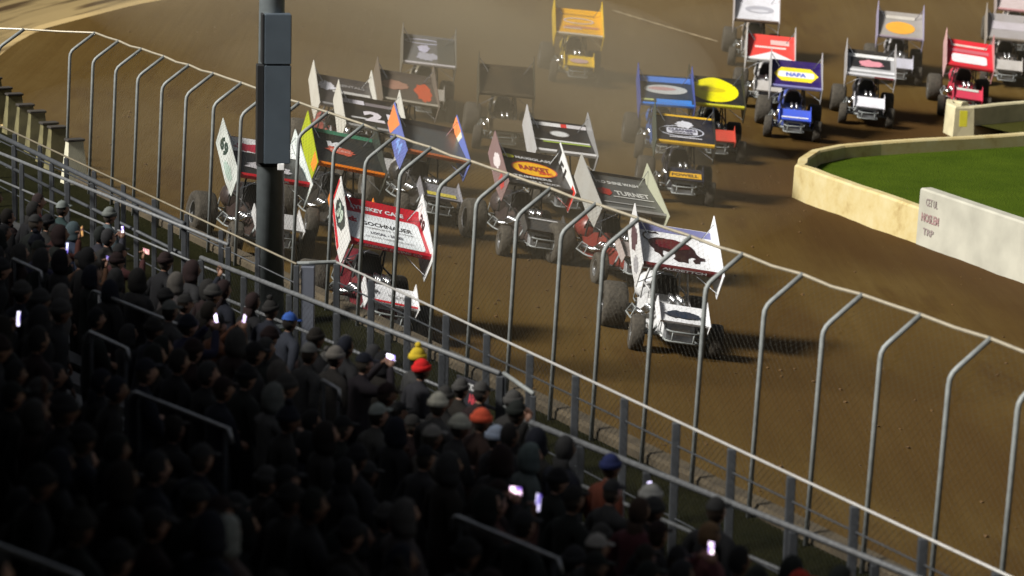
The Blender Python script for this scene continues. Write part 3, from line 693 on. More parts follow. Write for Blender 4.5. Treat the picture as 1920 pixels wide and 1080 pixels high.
def car(px, py, label, yaw, roll, C, lift=0.):
    """C: colours and decals; (px, py) the wing's centre in the photo"""
    p = onsurf(px, py, lambda x, y: zg(x, y) + 1.72 + lift); X, Y = p.x, p.y
    ry = radians(yaw); off = Matrix.Rotation(ry, 3, 'Z') @ Vector((sin(radians(roll)) * 1.7, .12, 0)); X -= off.x; Y -= off.y
    gx = (zg(X + .5 * cos(ry), Y + .5 * sin(ry)) - zg(X - .5 * cos(ry), Y - .5 * sin(ry)))
    gy = zg(X + .9 * sin(-ry), Y + .9 * cos(ry)) - zg(X - .9 * sin(-ry), Y - .9 * cos(ry))
    root = thing('sprint_car', label, 'race car', (X, Y, zg(X, Y)), (atan2(gy, 1.8), 0, ry), 'winged sprint cars on the dirt track')
    gr = -atan2(gx, 1.0)          # ground's own slope
    root.rotation_euler.y = gr
    br = radians(roll) - gr       # the sprung body leans this much more than the ground
    RM = Matrix.Translation((0, 0, .35)) @ Matrix.Rotation(br, 4, 'Y') @ Matrix.Translation((0, 0, -.35))
    def part(name, key, fn, m, parent=None, own=True):
        me = shared(key, fn)
        k2 = (key, m.name)
        if k2 not in SH: q = me.copy(); q.materials.clear(); q.materials.append(m); SH[k2] = q
        o = bpy.data.objects.new(name, SH[k2]); COL.objects.link(o); o.parent = parent or root
        if parent is None and own: o.matrix_local = RM
        return o
    g = C.get
    body = paint('body_paint', g('body', BLACK)); pan = paint('wing_paint', g('panel', WHITE), .3); lipm = paint('lip_paint', g('lip', WHITE))
    bl = paint('board_paint', g('bl', g('board', WHITE))); br_ = paint('board_paint', g('br', g('board', WHITE))); nm = paint('nose_paint', g('nose', g('body', WHITE)))
    part('body', 'body', body_mesh, body); [part('side_panel', 'sides%d' % sx, lambda sx=sx: side_mesh(sx), body) for sx in (-1, 1)]; part('fuel_tank', 'tail', tail_mesh, body)
    part('roll_cage', 'cage', cage_mesh, mat('cage_paint', g('cage', (.03, .03, .03)), .4)); e_ = part('engine', 'eng', engine_mesh, M_alu)
    for sx in (-1, 1): part('exhaust_header', 'hd%d' % sx, lambda sx=sx: header_mesh(sx), M_alu, e_)
    part('radiator', 'rad', radiator_mesh, M_aluw); part('front_bumper', 'bmp', bumper_mesh, M_steel); part('rear_bumper', 'rbmp', rbump_mesh, M_steel)
    part('seat', 'seat', seat_mesh, M_dark)
    for sx in (-1, 1): part('nerf_bar', 'nf%d' % sx, lambda sx=sx: nerf_mesh(sx), M_steel)
    part('front_axle', 'fax', axle_mesh, M_steel, None, False); part('rear_axle', 'rax', raxle_mesh, M_dark, None, False)
    for key, x, y, r, wd, tilt in (('fr', -.74, -1.12, .33, .25, 0), ('fl', .74, -1.12, .32, .24, 0), ('rr', -.80, 1.08, .44, .46, 0), ('rl', .76, 1.08, .385, .40, 0)):
        wh = part('tyre', 't' + key, lambda r=r, wd=wd: tyre_mesh(r, wd), M_rubber, None, False); wh.location = (x, y, r - .015)
        if key[0] == 'f': wh.rotation_euler = (0, 0, radians(g('steer', -6)))
        rm = part('rim', 'r' + key, lambda r=r, wd=wd: rim_mesh(r, wd), g('rim') and paint('rim_paint', g('rim')) or M_aluw, wh)
        rm.matrix_local = Matrix.Identity(4)
    tw = part('top_wing', 'panel', panel_mesh, pan); part('front_lip', 'lip', lip_mesh, lipm, tw).matrix_local = Matrix.Identity(4)
    part('sideboard', 'bl', lambda: board_mesh(-1), bl, tw); part('sideboard', 'br', lambda: board_mesh(1), br_, tw)
    for sx in (-1, 1): part('strut', 'st%d' % sx, lambda sx=sx: strut_mesh(sx), M_alu, tw); part('strut', 'su%d' % sx, lambda sx=sx: strut2_mesh(sx), M_alu, tw)
    nw = part('nose_wing', 'nose', nose_mesh, nm)
    for sx in (-1, 1): part('endplate', 'ne%d' % sx, lambda sx=sx: nend_mesh(sx), paint('nose_paint', g('nend', g('nose', g('body', WHITE)))), nw)
    fns = {'top': lambda u, v: wing(u, v, .007), 'lip': lambda u, v: Vector((u, *[a + b for a, b in zip(wingv(-.803, v), (0, 0))])),
           'nose': lambda u, v: nwing(u, v, .024 + .02 * abs(v)), 'bl': lambda a, h: Vector((-.790, *wingv(a, h))), 'br': lambda a, h: Vector((.762, *wingv(a, h)))}
    lv = {}
    for (where, shape, col, nm_) in C.get('art', ()):
        if where in ('bl', 'br') and nm_ in ('number', 'lettering'):   # the nose is at the reader's right on both boards
            xs_ = [v[0] for v in shape[0]]; sx_ = min(xs_) + max(xs_); shape = ([(sx_ - v[0], v[1]) for v in shape[0]], shape[1])
        lay = lv.get(where, 0); lv[where] = lay + 1; base = fns[where]; ep = .0025 * lay
        nrm_ = {'top': Vector((0, -sin(TAU), cos(TAU))), 'nose': Vector((0, -sin(NT), cos(NT))), 'lip': Vector((0, -1, 0)), 'bl': Vector((-1, 0, 0)), 'br': Vector((-1, 0, 0))}[where]
        decal(nm_, shape, lambda u, v, b=base, e=ep: b(u, v) + nrm_ * e, nw if where == 'nose' else tw, paint(nm_ + '_paint', col))
    return root
BULL = [(-.50, .10), (-.42, .17), (-.30, .21), (-.16, .215), (-.04, .19), (.08, .19), (.19, .17), (.29, .13), (.36, .07), (.40, 0), (.405, -.08), (.47, -.14), (.56, -.15), (.55, -.19), (.45, -.2), (.43, -.24), (.33, -.25), (.30, -.21), (.38, -.17), (.3, -.16), (.22, -.19), (.2, -.26), (.1, -.25), (.0, -.26), (-.08, -.22), (-.03, -.19), (-.02, -.15), (-.14, -.13), (-.24, -.11), (-.27, -.17), (-.21, -.25), (-.28, -.24), (-.34, -.17), (-.42, -.15), (-.41, -.11), (-.47, -.04)]
TAIL = [(-.49, .10), (-.56, .15), (-.585, .22), (-.56, .30), (-.48, .345), (-.36, .345), (-.30, .37), (-.24, .31), (-.32, .325), (-.37, .315), (-.47, .31), (-.53, .275), (-.55, .22), (-.53, .17), (-.46, .12)]
f_ = lambda a, b: (a * 1.0 - .04, (b * 1.5 if b > -.12 else -.18 + (b + .12) * 2.6) + .04)
BULL = [f_(a, b) for a, b in BULL]; TAIL = [f_(a, b * .95) for a, b in TAIL]
T = text2d
def bd(num, col, where='bl', cx=.0, ht=.34, wd=.5): return (where, T(num, cx, .0, wd if where == 'br' else wd, ht, .05), col, 'number')
BLK = (.02, .02, .02); BW = (.6, .6, .6)
CARS = [
 (1270, 472, 'white winged race car with a dark red bull on its wing, leading the field', 8.5, 9, dict(panel=WHITE, lip=MAROON, board=(.6, .6, .6), br=WHITE, body=(.6, .61, .62), nose=WHITE, cage=(.5, .5, .5), art=[
   ('top', strip(0, .67, 1.5, .16), (.16, .17, .34), 'rear_band'), ('top', poly2d(BULL), (.02, .005, .006), 'emblem'), ('top', poly2d(TAIL), (.015, .006, .007), 'emblem'), ('top', blot(-.08, .14, .36, .2, 77, .2), (.09, .008, .012), 'emblem'), ('lip', T('AUDETTCH', .05, -.008, .85, .05, .04), WHITE, 'lettering'),
   ('nose', blot(-.0, -.02, .36, .13, 3), (.02, .03, .05), 'lettering'), ('bl', blot(.25, .0, .4, .2, 5), (.09, .05, .06), 'graphic'), ('bl', blot(-.45, -.2, .3, .13, 8), (.3, .3, .32), 'graphic')])),
 (722, 430, 'red and white winged race car with a white lettered wing, close to the fence', 16.5, 13.3, dict(panel=(.5, .015, .03), lip=(.5, .015, .03), board=(.6, .6, .58), br=(.68, .68, .68), body=(.12, .012, .02), nose=WHITE, nend=(.6, .6, .6), art=[
   ('top', rrect(-.01, -.16, 1.40, 1.02, .1), (.74, .78, .8), 'white_field'), ('top', T('LYNSKEY CAFE', -.05, .55, 1.0, .14, .04), WHITE, 'lettering'), ('top', T('GOCHNAUER', .06, .0, .95, .15, .03), BLK, 'lettering'), ('top', T('d:', -.58, .06, .16, .2, .06), RED, 'emblem'), ('top', T('COMPLETE SERVICE', .05, -.16, .95, .05), (.3, .3, .3), 'lettering'), ('top', T('LOCAL - SALES', .0, -.34, .6, .09, .03), (.1, .1, .12), 'lettering'), ('top', T('ALWAYS THERE FOR YOU', .02, -.50, .9, .05), (.3, .3, .3), 'lettering'),
   ('lip', T('FREDERICK PAVING CO', .0, -.008, 1.2, .045, .03), (.65, .5, .5), 'lettering'), ('bl', poly2d([(.93, .31), (.90, -.18), (-.4, -.44), (-.4, -.34), (.82, -.1), (.84, .3)]), RED, 'stripe'), ('bl', blot(.15, .0, .5, .19, 4, .15), (.04, .05, .05), 'graphic'), ('bl', T('39', .15, .0, .5, .26, .05), (.42, .5, .42), 'number'),
   ('br', T('39', .35, .03, .45, .26, .05), BLK, 'number'), ('br', T('UP', -.45, -.12, .35, .18, .05), BLK, 'lettering'), ('nose', strip(0, -.23, .92, .06), RED, 'stripe'), ('nose', T('39', -.28, .05, .12, .1, .04), BLK, 'number'), ('nose', T('RACING', .15, -.02, .4, .07, .02), (.2, .2, .2), 'lettering')])),
 (497, 305, 'black, white and red winged race car half hidden behind the light pole', 22.5, 10.3, dict(panel=(.02, .02, .02), lip=RED, board=(.5, .53, .5), br=(.55, .6, .57), body=(.03, .02, .02), nose=(.45, .45, .45), art=[
   ('top', strip(0, .5, 1.5, .5), (.68, .68, .68), 'white_field'), ('top', blot(-.12, .45, .48, .2, 9), (.38, .02, .05), 'emblem'), ('top', blot(.0, -.32, .5, .24, 12), (.45, .43, .45), 'emblem'), ('top', T('FORKS', .05, -.3, .6, .13, .03), BLK, 'lettering'), ('lip', T('WILLER', .0, -.008, .7, .045, .04), WHITE, 'lettering'), ('bl', T('69', .35, .02, .6, .3, .06), (.03, .05, .04), 'number'), ('bl', blot(-.3, -.2, .4, .12, 2), (.35, .45, .4), 'graphic'), ('br', blot(-.3, -.1, .4, .14, 6), (.12, .16, .16), 'graphic')])),
 (648, 288, 'black winged race car with an orange front strip and lime sideboard', 18.5, 12.3, dict(panel=(.022, .025, .024), lip=(.85, .22, .01), board=(.03, .035, .03), bl=(.34, .40, .015), body=(.02, .02, .02), nose=(.7, .2, .02), art=[
   ('top', strip(0, .72, 1.5, .08), (.05, .2, .12), 'rear_band'), ('top', T('K', -.15, .22, .4, .3, .05), WHITE, 'emblem'), ('top', blot(-.1, -.02, .34, .2, 21), (.5, .1, .06), 'emblem'), ('top', T('RACING', -.1, -.02, .45, .1, .03), (.6, .35, .3), 'lettering'), ('bl', poly2d([(-.5, .13), (-.9, .06), (-.84, -.2), (-.5, -.2)]), (.8, .25, .03), 'graphic'), ('lip', T('WEIKERT LIVESTOCK', .0, -.008, 1.1, .045, .03), (.3, .06, .01), 'lettering')])),
 (808, 266, 'dark grey winged race car with blue and orange sideboards', 19.5, 12.3, dict(panel=(.07, .075, .075), lip=(.55, .15, .05), board=(.11, .15, .42), body=(.02, .02, .02), nose=(.2, .2, .22), art=[
   ('top', strip(0, .68, 1.5, .16), (.03, .03, .03), 'rear_band'), ('bl', poly2d([(.93, .31), (.9, -.18), (.5, -.25), (.1, .2)]), (.7, .22, .07), 'graphic'), ('bl', T('44', -.3, -.12, .5, .28, .05), (.2, .35, .75), 'number'), ('br', poly2d([(.3, .24), (.92, .32), (.9, -.18), (.55, -.25)]), (.85, .25, .08), 'graphic'), ('br', poly2d([(.1, .2), (.3, .24), (.55, -.25), (.4, -.28)]), (.6, .6, .5), 'graphic'), ('nose', strip(0, -.12, .7, .14), (.6, .5, .08), 'stripe')])),
 (646, 178, 'dark winged race car with pale sideboards and a white blob on its wing', 15.5, 10.3, dict(panel=(.05, .045, .045), lip=(.3, .3, .3), board=(.48, .47, .42), body=(.25, .06, .05), nose=(.3, .3, .3), art=[
   ('top', blot(-.42, .3, .25, .26, 31), (.66, .66, .72), 'emblem'), ('top', strip(.2, .05, 1.0, .14), (.45, .44, .42), 'stripe'), ('top', T('RENTALS', .25, .42, .7, .14, .03), (.25, .24, .24), 'lettering')])),
 (697, 218, 'black winged race car with a white number 21 and tall pale sideboards', 15.5, 10.3, dict(panel=(.015, .015, .015), lip=(.35, .35, .35), board=(.5, .49, .44), body=(.03, .03, .03), nose=(.4, .4, .4), art=[
   ('top', strip(-.4, .55, .6, .2), (.62, .6, .66), 'stripe'), ('top', strip(.32, .52, .8, .16), (.18, .16, .17), 'stripe'), ('top', T('21', .2, -.12, .8, .55, .06), (.66, .62, .66), 'number'), ('top', strip(-.35, -.3, .4, .08), (.5, .5, .5), 'stripe')])),
 (763, 168, 'dusty grey and orange-red winged race car behind the pale-sided pair', 13.5, 9.3, dict(panel=(.09, .075, .06), lip=(.4, .37, .3), board=(.12, .1, .08), body=(.12, .1, .07), nose=(.3, .06, .03), art=[
   ('top', blot(.45, -.1, .26, .55, 41), (.45, .09, .04), 'emblem'), ('top', blot(-.3, .1, .4, .3, 42), (.3, .17, .12), 'emblem')])),
 (1000, 322, 'black winged race car with a yellow oval on its wing', 17.5, 10.8, dict(panel=(.012, .011, .011), lip=(.03, .03, .03), board=(.5, .5, .5), bl=(.2, .13, .13), br=(.62, .63, .62), body=(.04, .03, .03), nose=(.05, .05, .05), art=[
   ('top', oval(.05, .03, .52, .32), (.78, .42, .01), 'emblem'), ('top', ring2d(.05, .03, .54, .335, .03), (.5, .05, .02), 'emblem'), ('top', T('RAKKET', .05, .06, .72, .22, .06), (.3, .03, .02), 'lettering'), ('top', T('ZINC', .28, -.1, .35, .12, .05), (.6, .04, .02), 'lettering'), ('top', oval(-.46, .5, .13, .085), (.6, .6, .03), 'emblem'), ('top', T('MAXIGLASS', .12, .5, .85, .11, .03), (.5, .5, .5), 'lettering'), ('top', T('TRIMMERS', -.1, -.42, .9, .10, .03), (.5, .5, .5), 'lettering'), ('top', T('SERVICES & TRUCK', -.02, -.62, 1.05, .09, .03), (.45, .45, .45), 'lettering'),
   ('br', poly2d([(-.92, .08), (-.86, -.44), (-.6, -.44), (-.62, .1)]), (.6, .03, .02), 'graphic'), ('br', T('51', .25, .0, .55, .26, .05), BLK, 'number'), ('br', poly2d([(.6, .27), (.92, .32), (.89, -.18), (.6, -.24)]), (.02, .02, .02), 'graphic'), ('bl', blot(.2, .0, .3, .15, 50), (.6, .55, .55), 'graphic'), ('bl', blot(-.5, -.15, .25, .14, 51), (.45, .05, .05), 'graphic'), ('nose', strip(0, .18, .7, .05), (.5, .5, .5), 'stripe')])),
 (1168, 366, 'dark grey winged race car with white lettering, just behind the leader', 20.5, 9.8, dict(panel=(.075, .078, .075), lip=(.3, .3, .28), board=(.33, .34, .25), bl=(.3, .3, .28), body=(.16, .025, .02), nose=(.35, .3, .28), art=[
   ('top', strip(0, .72, 1.5, .06), (.01, .01, .01), 'rear_band'), ('top', T('PRO SHINE WASH', .0, .42, 1.0, .13, .03), (.55, .55, .52), 'lettering'), ('top', blot(-.42, -.02, .2, .17, 60), (.3, .03, .02), 'emblem'), ('top', T('TURNET', .22, -.02, .8, .2, .03), (.5, .5, .47), 'lettering'), ('top', strip(.2, -.2, .95, .035), (.5, .5, .47), 'stripe'), ('top', strip(.0, -.5, 1.2, .05), (.25, .25, .24), 'stripe')])),
 (1052, 262, 'black winged race car with white and green cross stripes on its wing', 12.5, 7.3, dict(panel=(.013, .013, .015), lip=(.68, .68, .68), board=(.22, .22, .22), bl=(.4, .4, .4), body=(.03, .03, .03), nose=(.04, .04, .04), art=[
   ('top', strip(-.3, .64, .9, .13), (.62, .62, .62), 'stripe'), ('top', strip(.18, .64, .16, .13), (.6, .03, .03), 'stripe'), ('top', strip(.5, .64, .5, .13), (.5, .48, .5), 'stripe'), ('top', oval(.0, .2, .22, .13), (.55, .56, .56), 'emblem'), ('top', ring2d(.0, .2, .25, .16, .02), (.3, .3, .3), 'emblem'), ('top', strip(-.0, -.2, 1.4, .08), (.62, .62, .58), 'stripe'), ('top', strip(.1, -.3, 1.2, .06), (.3, .42, .05), 'stripe')])),
 (1283, 247, 'black and gold winged race car with a white oval badge on its wing', 2, 5, dict(panel=(.010, .012, .022), lip=(.6, .36, .02), board=(.012, .014, .014), bl=(.05, .07, .06), body=(.012, .015, .03), nose=(.012, .015, .03), art=[
   ('top', strip(0, .72, 1.5, .05), (.6, .36, .02), 'rear_band'), ('top', ring2d(-.08, -.08, .6, .32, .035), (.5, .52, .6), 'emblem'), ('top', rrect(-.06, -.08, .82, .33, .05), (.5, .51, .58), 'emblem'), ('top', blot(.0, .32, .24, .22, 70), (.55, .56, .62), 'emblem'), ('top', strip(.02, -.46, .85, .05), (.55, .55, .6), 'stripe'), ('top', T('CLEANERS', -.06, -.03, .74, .14, .04), (.05, .05, .1), 'lettering'), ('top', T('GARAGE', -.06, -.18, .55, .09, .03), (.05, .05, .1), 'lettering'), ('nose', strip(0, -.05, .85, .26), (.6, .33, .02), 'stripe'), ('nose', T('POWELL', .0, -.05, .7, .14, .04), (.05, .03, .02), 'lettering')])),
 (1247, 172, 'blue winged race car with a pale oval on its wing, behind the gold-trimmed one', 3, 3, dict(panel=(.012, .03, .06), lip=(.03, .22, .75), board=(.05, .08, .3), body=(.03, .12, .4), art=[
   ('top', strip(0, .6, 1.5, .24), (.06, .18, .55), 'rear_band'), ('top', oval(.0, .08, .62, .26), (.42, .44, .44), 'emblem'), ('top', oval(-.1, .12, .4, .10), (.4, .25, .25), 'emblem'), ('top', strip(-.55, -.55, .35, .1), (.45, .5, .2), 'stripe'), ('top', strip(.2, -.6, 1.0, .22), (.03, .22, .7), 'stripe')])),
 (1342, 174, 'black winged race car with a big yellow oval on its wing', 3, 4, dict(panel=(.02, .02, .018), lip=(.6, .58, .04), board=(.03, .03, .02), body=(.04, .04, .02), nose=(.5, .06, .04), art=[
   ('top', oval(-.05, .08, .7, .66), (.8, .74, .005), 'emblem'), ('top', oval(-.1, .12, .38, .13), (.6, .5, .01), 'emblem')])),
 (1083, 44, 'yellow-orange winged race car far back in the dust', 5, 5, dict(panel=(.75, .38, .01), lip=(.62, .56, .45), board=(.6, .4, .02), body=(.35, .25, .03), nose=(.75, .5, .02), art=[
   ('top', strip(.0, .5, 1.1, .07), (.4, .2, .02), 'stripe'), ('top', ring2d(.02, .12, .5, .2, .07), (.55, .45, .4), 'emblem'), ('top', strip(.1, -.28, 1.1, .12), (.5, .22, .12), 'stripe'), ('top', strip(-.2, -.4, .6, .08), (.65, .5, .4), 'stripe'), ('nose', oval(.0, .0, .3, .12), (.6, .4, .4), 'emblem')])),
 (948, 153, 'plain dark brown winged race car in the dust cloud', 4, 4, dict(panel=(.032, .024, .014), lip=(.04, .03, .018), board=(.05, .045, .03), body=(.06, .045, .02), nose=(.07, .05, .025), art=[('top', strip(.45, .0, .6, 1.4), (.018, .014, .009), 'dark_patch')])),
 (803, 97, 'slate grey winged race car with a pale front strip, in the dust', 6, 6, dict(panel=(.13, .13, .13), lip=(.55, .53, .55), board=(.14, .13, .11), body=(.2, .18, .13), nose=(.3, .28, .25), art=[
   ('top', ring2d(-.15, .5, .55, .14, .05), (.42, .42, .52), 'emblem'), ('top', blot(-.15, .1, .2, .22, 80), (.45, .44, .55), 'emblem'), ('top', blot(-.05, -.35, .35, .25, 81), (.36, .36, .42), 'emblem'), ('top', strip(.5, .0, .5, 1.4), (.08, .08, .07), 'dark_patch')])),
 (1492, 142, 'navy winged race car with a yellow hexagon badge and grey sideboards', -2, 4, dict(panel=(.022, .01, .10), lip=(.2, .2, .42), board=(.36, .36, .37), body=(.05, .08, .3), nose=(.05, .1, .55), art=[
   ('top', poly2d([(-.68, 0), (-.45, .42), (.45, .42), (.68, 0), (.45, -.42), (-.45, -.42)]), (.8, .62, .03), 'emblem'), ('top', rrect(.0, .0, 1.1, .36, .08), (.7, .7, .72), 'emblem'), ('top', T('NAPA', .0, .0, .62, .24, .06), (.12, .16, .5), 'lettering'), ('nose', strip(0, -.14, .8, .06), WHITE, 'stripe')])),
 (1632, 122, 'white and black winged race car with a pink badge', -3, 5, dict(panel=(.3, .3, .31), lip=(.62, .62, .65), board=(.34, .33, .33), body=(.03, .03, .04), nose=(.65, .65, .7), art=[
   ('top', strip(0, .68, 1.5, .16), (.02, .02, .02), 'rear_band'), ('top', strip(0, .5, 1.5, .2), (.68, .68, .68), 'stripe'), ('top', strip(.0, .05, 1.25, .62), (.02, .02, .022), 'dark_patch'), ('top', blot(.0, .02, .42, .24, 90), (.6, .25, .3), 'emblem'), ('top', strip(0, -.5, 1.5, .16), (.6, .6, .62), 'stripe'), ('lip', strip(.42, -.008, .6, .05), (.35, .02, .04), 'stripe')])),
 (1818, 103, 'red winged race car with a white rounded field on its wing', -3, 7, dict(panel=(.6, .02, .035), lip=(.45, .02, .03), board=(.42, .2, .2), bl=(.5, .3, .3), body=(.45, .03, .06), nose=(.5, .04, .08), art=[
   ('top', strip(.0, .52, 1.2, .12), (.65, .5, .45), 'stripe'), ('top', strip(.0, .2, 1.3, .2), (.5, .12, .15), 'stripe'), ('top', rrect(.0, -.28, 1.15, .55, .12), (.68, .66, .68), 'white_field'), ('nose', strip(0, .2, .7, .12), (.5, .55, .5), 'stripe')])),
 (1444, 92, 'red and white winged race car just behind the navy one', -2, 4, dict(panel=(.66, .06, .05), lip=(.7, .7, .7), board=(.45, .44, .43), body=(.4, .4, .4), nose=(.4, .38, .36), art=[
   ('top', strip(.3, .4, .6, .3), (.62, .42, .4), 'stripe'), ('top', strip(.0, .05, 1.0, .12), (.7, .55, .52), 'stripe'), ('top', poly2d([(-.74, -.74), (.74, -.74), (.45, -.5), (.05, -.2), (-.3, -.45)]), (.72, .7, .72), 'white_field')])),
 (1418, 18, 'white winged race car at the top edge of the picture', -2, 3, dict(panel=(.58, .58, .62), lip=(.12, .08, .06), board=(.45, .42, .42), body=(.25, .2, .16), nose=(.4, .38, .38), art=[('top', oval(.1, .0, .5, .24), (.34, .34, .38), 'emblem'), ('top', oval(.1, -.08, .32, .1), (.5, .5, .54), 'emblem')])),
 (1688, 48, 'grey winged race car with an orange oval and lilac sideboard', -4, 4, dict(panel=(.3, .28, .26), lip=(.3, .25, .3), board=(.3, .28, .4), body=(.3, .29, .3), nose=(.42, .42, .48), art=[('top', oval(.0, -.15, .5, .4), (.7, .34, .04), 'emblem'), ('top', strip(.0, .5, 1.0, .2), (.5, .47, .42), 'stripe')])),
 (1892, 52, 'pale grey winged race car at the right edge', -5, 4, dict(panel=(.3, .28, .28), lip=(.2, .17, .14), board=(.3, .27, .24), body=(.25, .22, .2), nose=(.4, .38, .36), art=[('top', strip(.0, .1, 1.2, .5), (.42, .39, .42), 'stripe')])),
 (1908, -2, 'whitish pink winged race car in the top right corner', -5, 4, dict(panel=(.5, .42, .42), lip=(.5, .25, .26), board=(.35, .3, .3), body=(.3, .25, .22), nose=(.4, .36, .36), art=[('top', strip(.0, .2, 1.2, .4), (.58, .52, .52), 'stripe')])),
]
for a in CARS: car(*a[:3], a[3], a[4], a[5])

# ------------------------------------------------------------------ spectators (local: feet at the origin, facing +Y)
def skin_body(nodes, edges):
    """grow a body from joints: nodes {name: (co, (rx, ry))}"""
    bm = bmesh.new(); lay = bm.verts.layers.skin.verify(); V = {}
    for k, (co, r) in nodes.items():
        v = bm.verts.new(co); v[lay].radius = r if isinstance(r, tuple) else (r, r); V[k] = v
    V['pelvis'][lay].use_root = True
    for a, b in edges: bm.edges.new((V[a], V[b]))
    me = bpy.data.meshes.new('b'); bm.to_mesh(me); bm.free()
    ob = bpy.data.objects.new('b', me); COL.objects.link(ob)
    ob.modifiers.new('skin', 'SKIN'); sd = ob.modifiers.new('sub', 'SUBSURF'); sd.levels = 1; sd.render_levels = 1
    bpy.context.view_layer.update()
    out = bpy.data.meshes.new_from_object(ob.evaluated_get(bpy.context.evaluated_depsgraph_get()))
    bpy.data.objects.remove(ob); bpy.data.meshes.remove(me)
    return out
def head_into(bm, c, tilt=0.):
    """a head with brow, nose, mouth, chin and ears, facing +Y"""
    vs = bmesh.ops.create_uvsphere(bm, u_segments=18, v_segments=14, radius=1)['verts']
    for v in vs:
        x, y, z = v.co; s = Vector((x * .078, y * .098, z * .122))
        if z < -.2: s.x *= 1 - .28 * (-z - .2); s.y *= (1 - .12 * (-z)) if y > 0 else (1 - .35 * (-z - .2))
        if y > .75 and abs(x) < .25 and -.3 < z < .15: s.y += .024 * (1 - abs(x) / .25)
        if y > .5 and .02 < z < .25 and .15 < abs(x) < .6: s.y -= .008
        if y > .6 and abs(x) < .4 and -.62 < z < -.45: s.y += .006
        if abs(x) > .93 and -.25 < z < .2 and abs(y) < .35: s.x *= 1.16; s.y -= .01
        v.co = s + Vector(c)
def hand_into(bm, wrist, d, side, curl=.5):
    """palm, four unequal bent fingers and a thumb from its side"""
    d = Vector(d).normalized(); up = Vector((0, 0, 1)) if abs(d.z) < .8 else Vector((0, 1, 0)); s = d.cross(up).normalized(); n = s.cross(d)
    w_ = Vector(wrist); secs = []
    for f, a, b in ((0, .026, .02), (.04, .038, .018), (.085, .04, .014)): secs.append([w_ + d * f + s * a * cos(2 * pi * k / 8) + n * b * sin(2 * pi * k / 8) for k in range(8)])
    loft(bm, secs)
    for i, L in enumerate((.07, .08, .075, .058)):
        p = w_ + d * .082 + s * (.029 - .0195 * i); q = p + (d * cos(curl) - n * sin(curl)) * L * .5; e = q + (d * cos(curl * 2.2) - n * sin(curl * 2.2)) * L * .5
        tube(bm, [p, q, e], .0095, 6, .007)
    p = w_ + d * .03 + s * side * .034; tube(bm, [p, p + d * .03 + s * side * .022 - n * .01, p + d * .06 + s * side * .018 - n * .025], .0115, 6, .008)
def person_mesh(pose):
    sit = pose in ('sit', 'sit_lean'); dz = -.42 if sit else 0.
    lean = {'lean': .1, 'sit_lean': .16}.get(pose, .02)
    N = {'pelvis': ((0, -.02, .95 + dz), (.15, .12)), 'waist': ((0, lean * .3, 1.1 + dz), (.155, .12)), 'chest': ((0, lean * .7, 1.30 + dz), (.17, .13)), 'collar': ((0, lean, 1.43 + dz), (.10, .09)), 'neck': ((0, lean + .02, 1.52 + dz), .055), 'jaw': ((0, lean + .03, 1.58 + dz), .05)}
    Ed = [('pelvis', 'waist'), ('waist', 'chest'), ('chest', 'collar'), ('collar', 'neck'), ('neck', 'jaw')]
    hands = []
    for s, nm in ((-1, 'l'), (1, 'r')):
        sh = Vector((s * .2, lean, 1.40 + dz))
        if pose == 'phone' and s == 1: el, wr = Vector((.27, .27, 1.32)), Vector((.15, .36, 1.58))
        elif pose == 'phone2': el, wr = Vector((s * .29, .24, 1.38)), Vector((s * .10, .36, 1.62))
        elif pose == 'cheer' and s == -1: el, wr = Vector((-.36, .12, 1.52)), Vector((-.3, .2, 1.78))
        elif sit: el, wr = Vector((s * .27, .06 + lean, 1.13 + dz)), Vector((s * .14, .30 + lean, 1.06 + dz))
        elif pose == 'fold': el, wr = Vector((s * .27, .08, 1.13)), Vector((-s * .02, .2, 1.17 + .03 * s))
        else: el, wr = Vector((s * .28, -.02, 1.14)), Vector((s * .25, .10, .92))
        N['sh' + nm] = (sh, .085); N['el' + nm] = (el, .062); N['wr' + nm] = (wr, .042)
        Ed += [('collar', 'sh' + nm), ('sh' + nm, 'el' + nm), ('el' + nm, 'wr' + nm)]; hands.append((wr, wr - el, s))
        if sit: kn, an, to = Vector((s * .12, .42, .50)), Vector((s * .12, .40, .09)), Vector((s * .13, .55, .05))
        else: kn, an, to = Vector((s * .12, .02, .5)), Vector((s * .12, -.02, .09)), Vector((s * .14, .14, .05))
        hp = Vector((s * .1, 0, .88 + dz)); N['hp' + nm] = (hp, .105); N['kn' + nm] = (kn, .07); N['an' + nm] = (an, .052); N['to' + nm] = (to, .045)
        Ed += [('pelvis', 'hp' + nm), ('hp' + nm, 'kn' + nm), ('kn' + nm, 'an' + nm), ('an' + nm, 'to' + nm)]
    me = skin_body(N, Ed); bm = bmesh.new(); bm.from_mesh(me); bpy.data.meshes.remove(me)
    zc = .93 + dz
    for f in bm.faces:
        c = f.calc_center_median()
        f.material_index = 1
        if c.z > 1.56 + dz and abs(c.x) < .09 and c.z < 1.75 + dz and abs(c.y - lean) < .1: f.material_index = 0
        elif c.z < zc and not (abs(c.x) > .19): f.material_index = 2
        if sit and c.y > .2 and c.z < .68: f.material_index = 2
        if c.z < .12: f.material_index = 3
    n0 = len(bm.faces)
    hc = Vector((0, lean + .045, 1.66 + dz)); head_into(bm, hc)
    for wr, d, s in hands: hand_into(bm, wr, d, -s, .9 if pose.startswith('phone') and (s == 1 or pose == 'phone2') else .55)
    bm.faces.ensure_lookup_table()
    for i in range(n0, len(bm.faces)):
        c = bm.faces[i].calc_center_median(); bm.faces[i].material_index = 4 if (c - hc).length < .2 and c.y < hc.y + .03 - max(0, hc.z - c.z) * .5 and c.z > hc.z - .1 and abs(c.x) < .083 else 0
    out = bpy.data.meshes.new(pose); bmesh.ops.recalc_face_normals(bm, faces=bm.faces); bm.to_mesh(out); bm.free()
    for p in out.polygons: p.use_smooth = True
    return out, hc
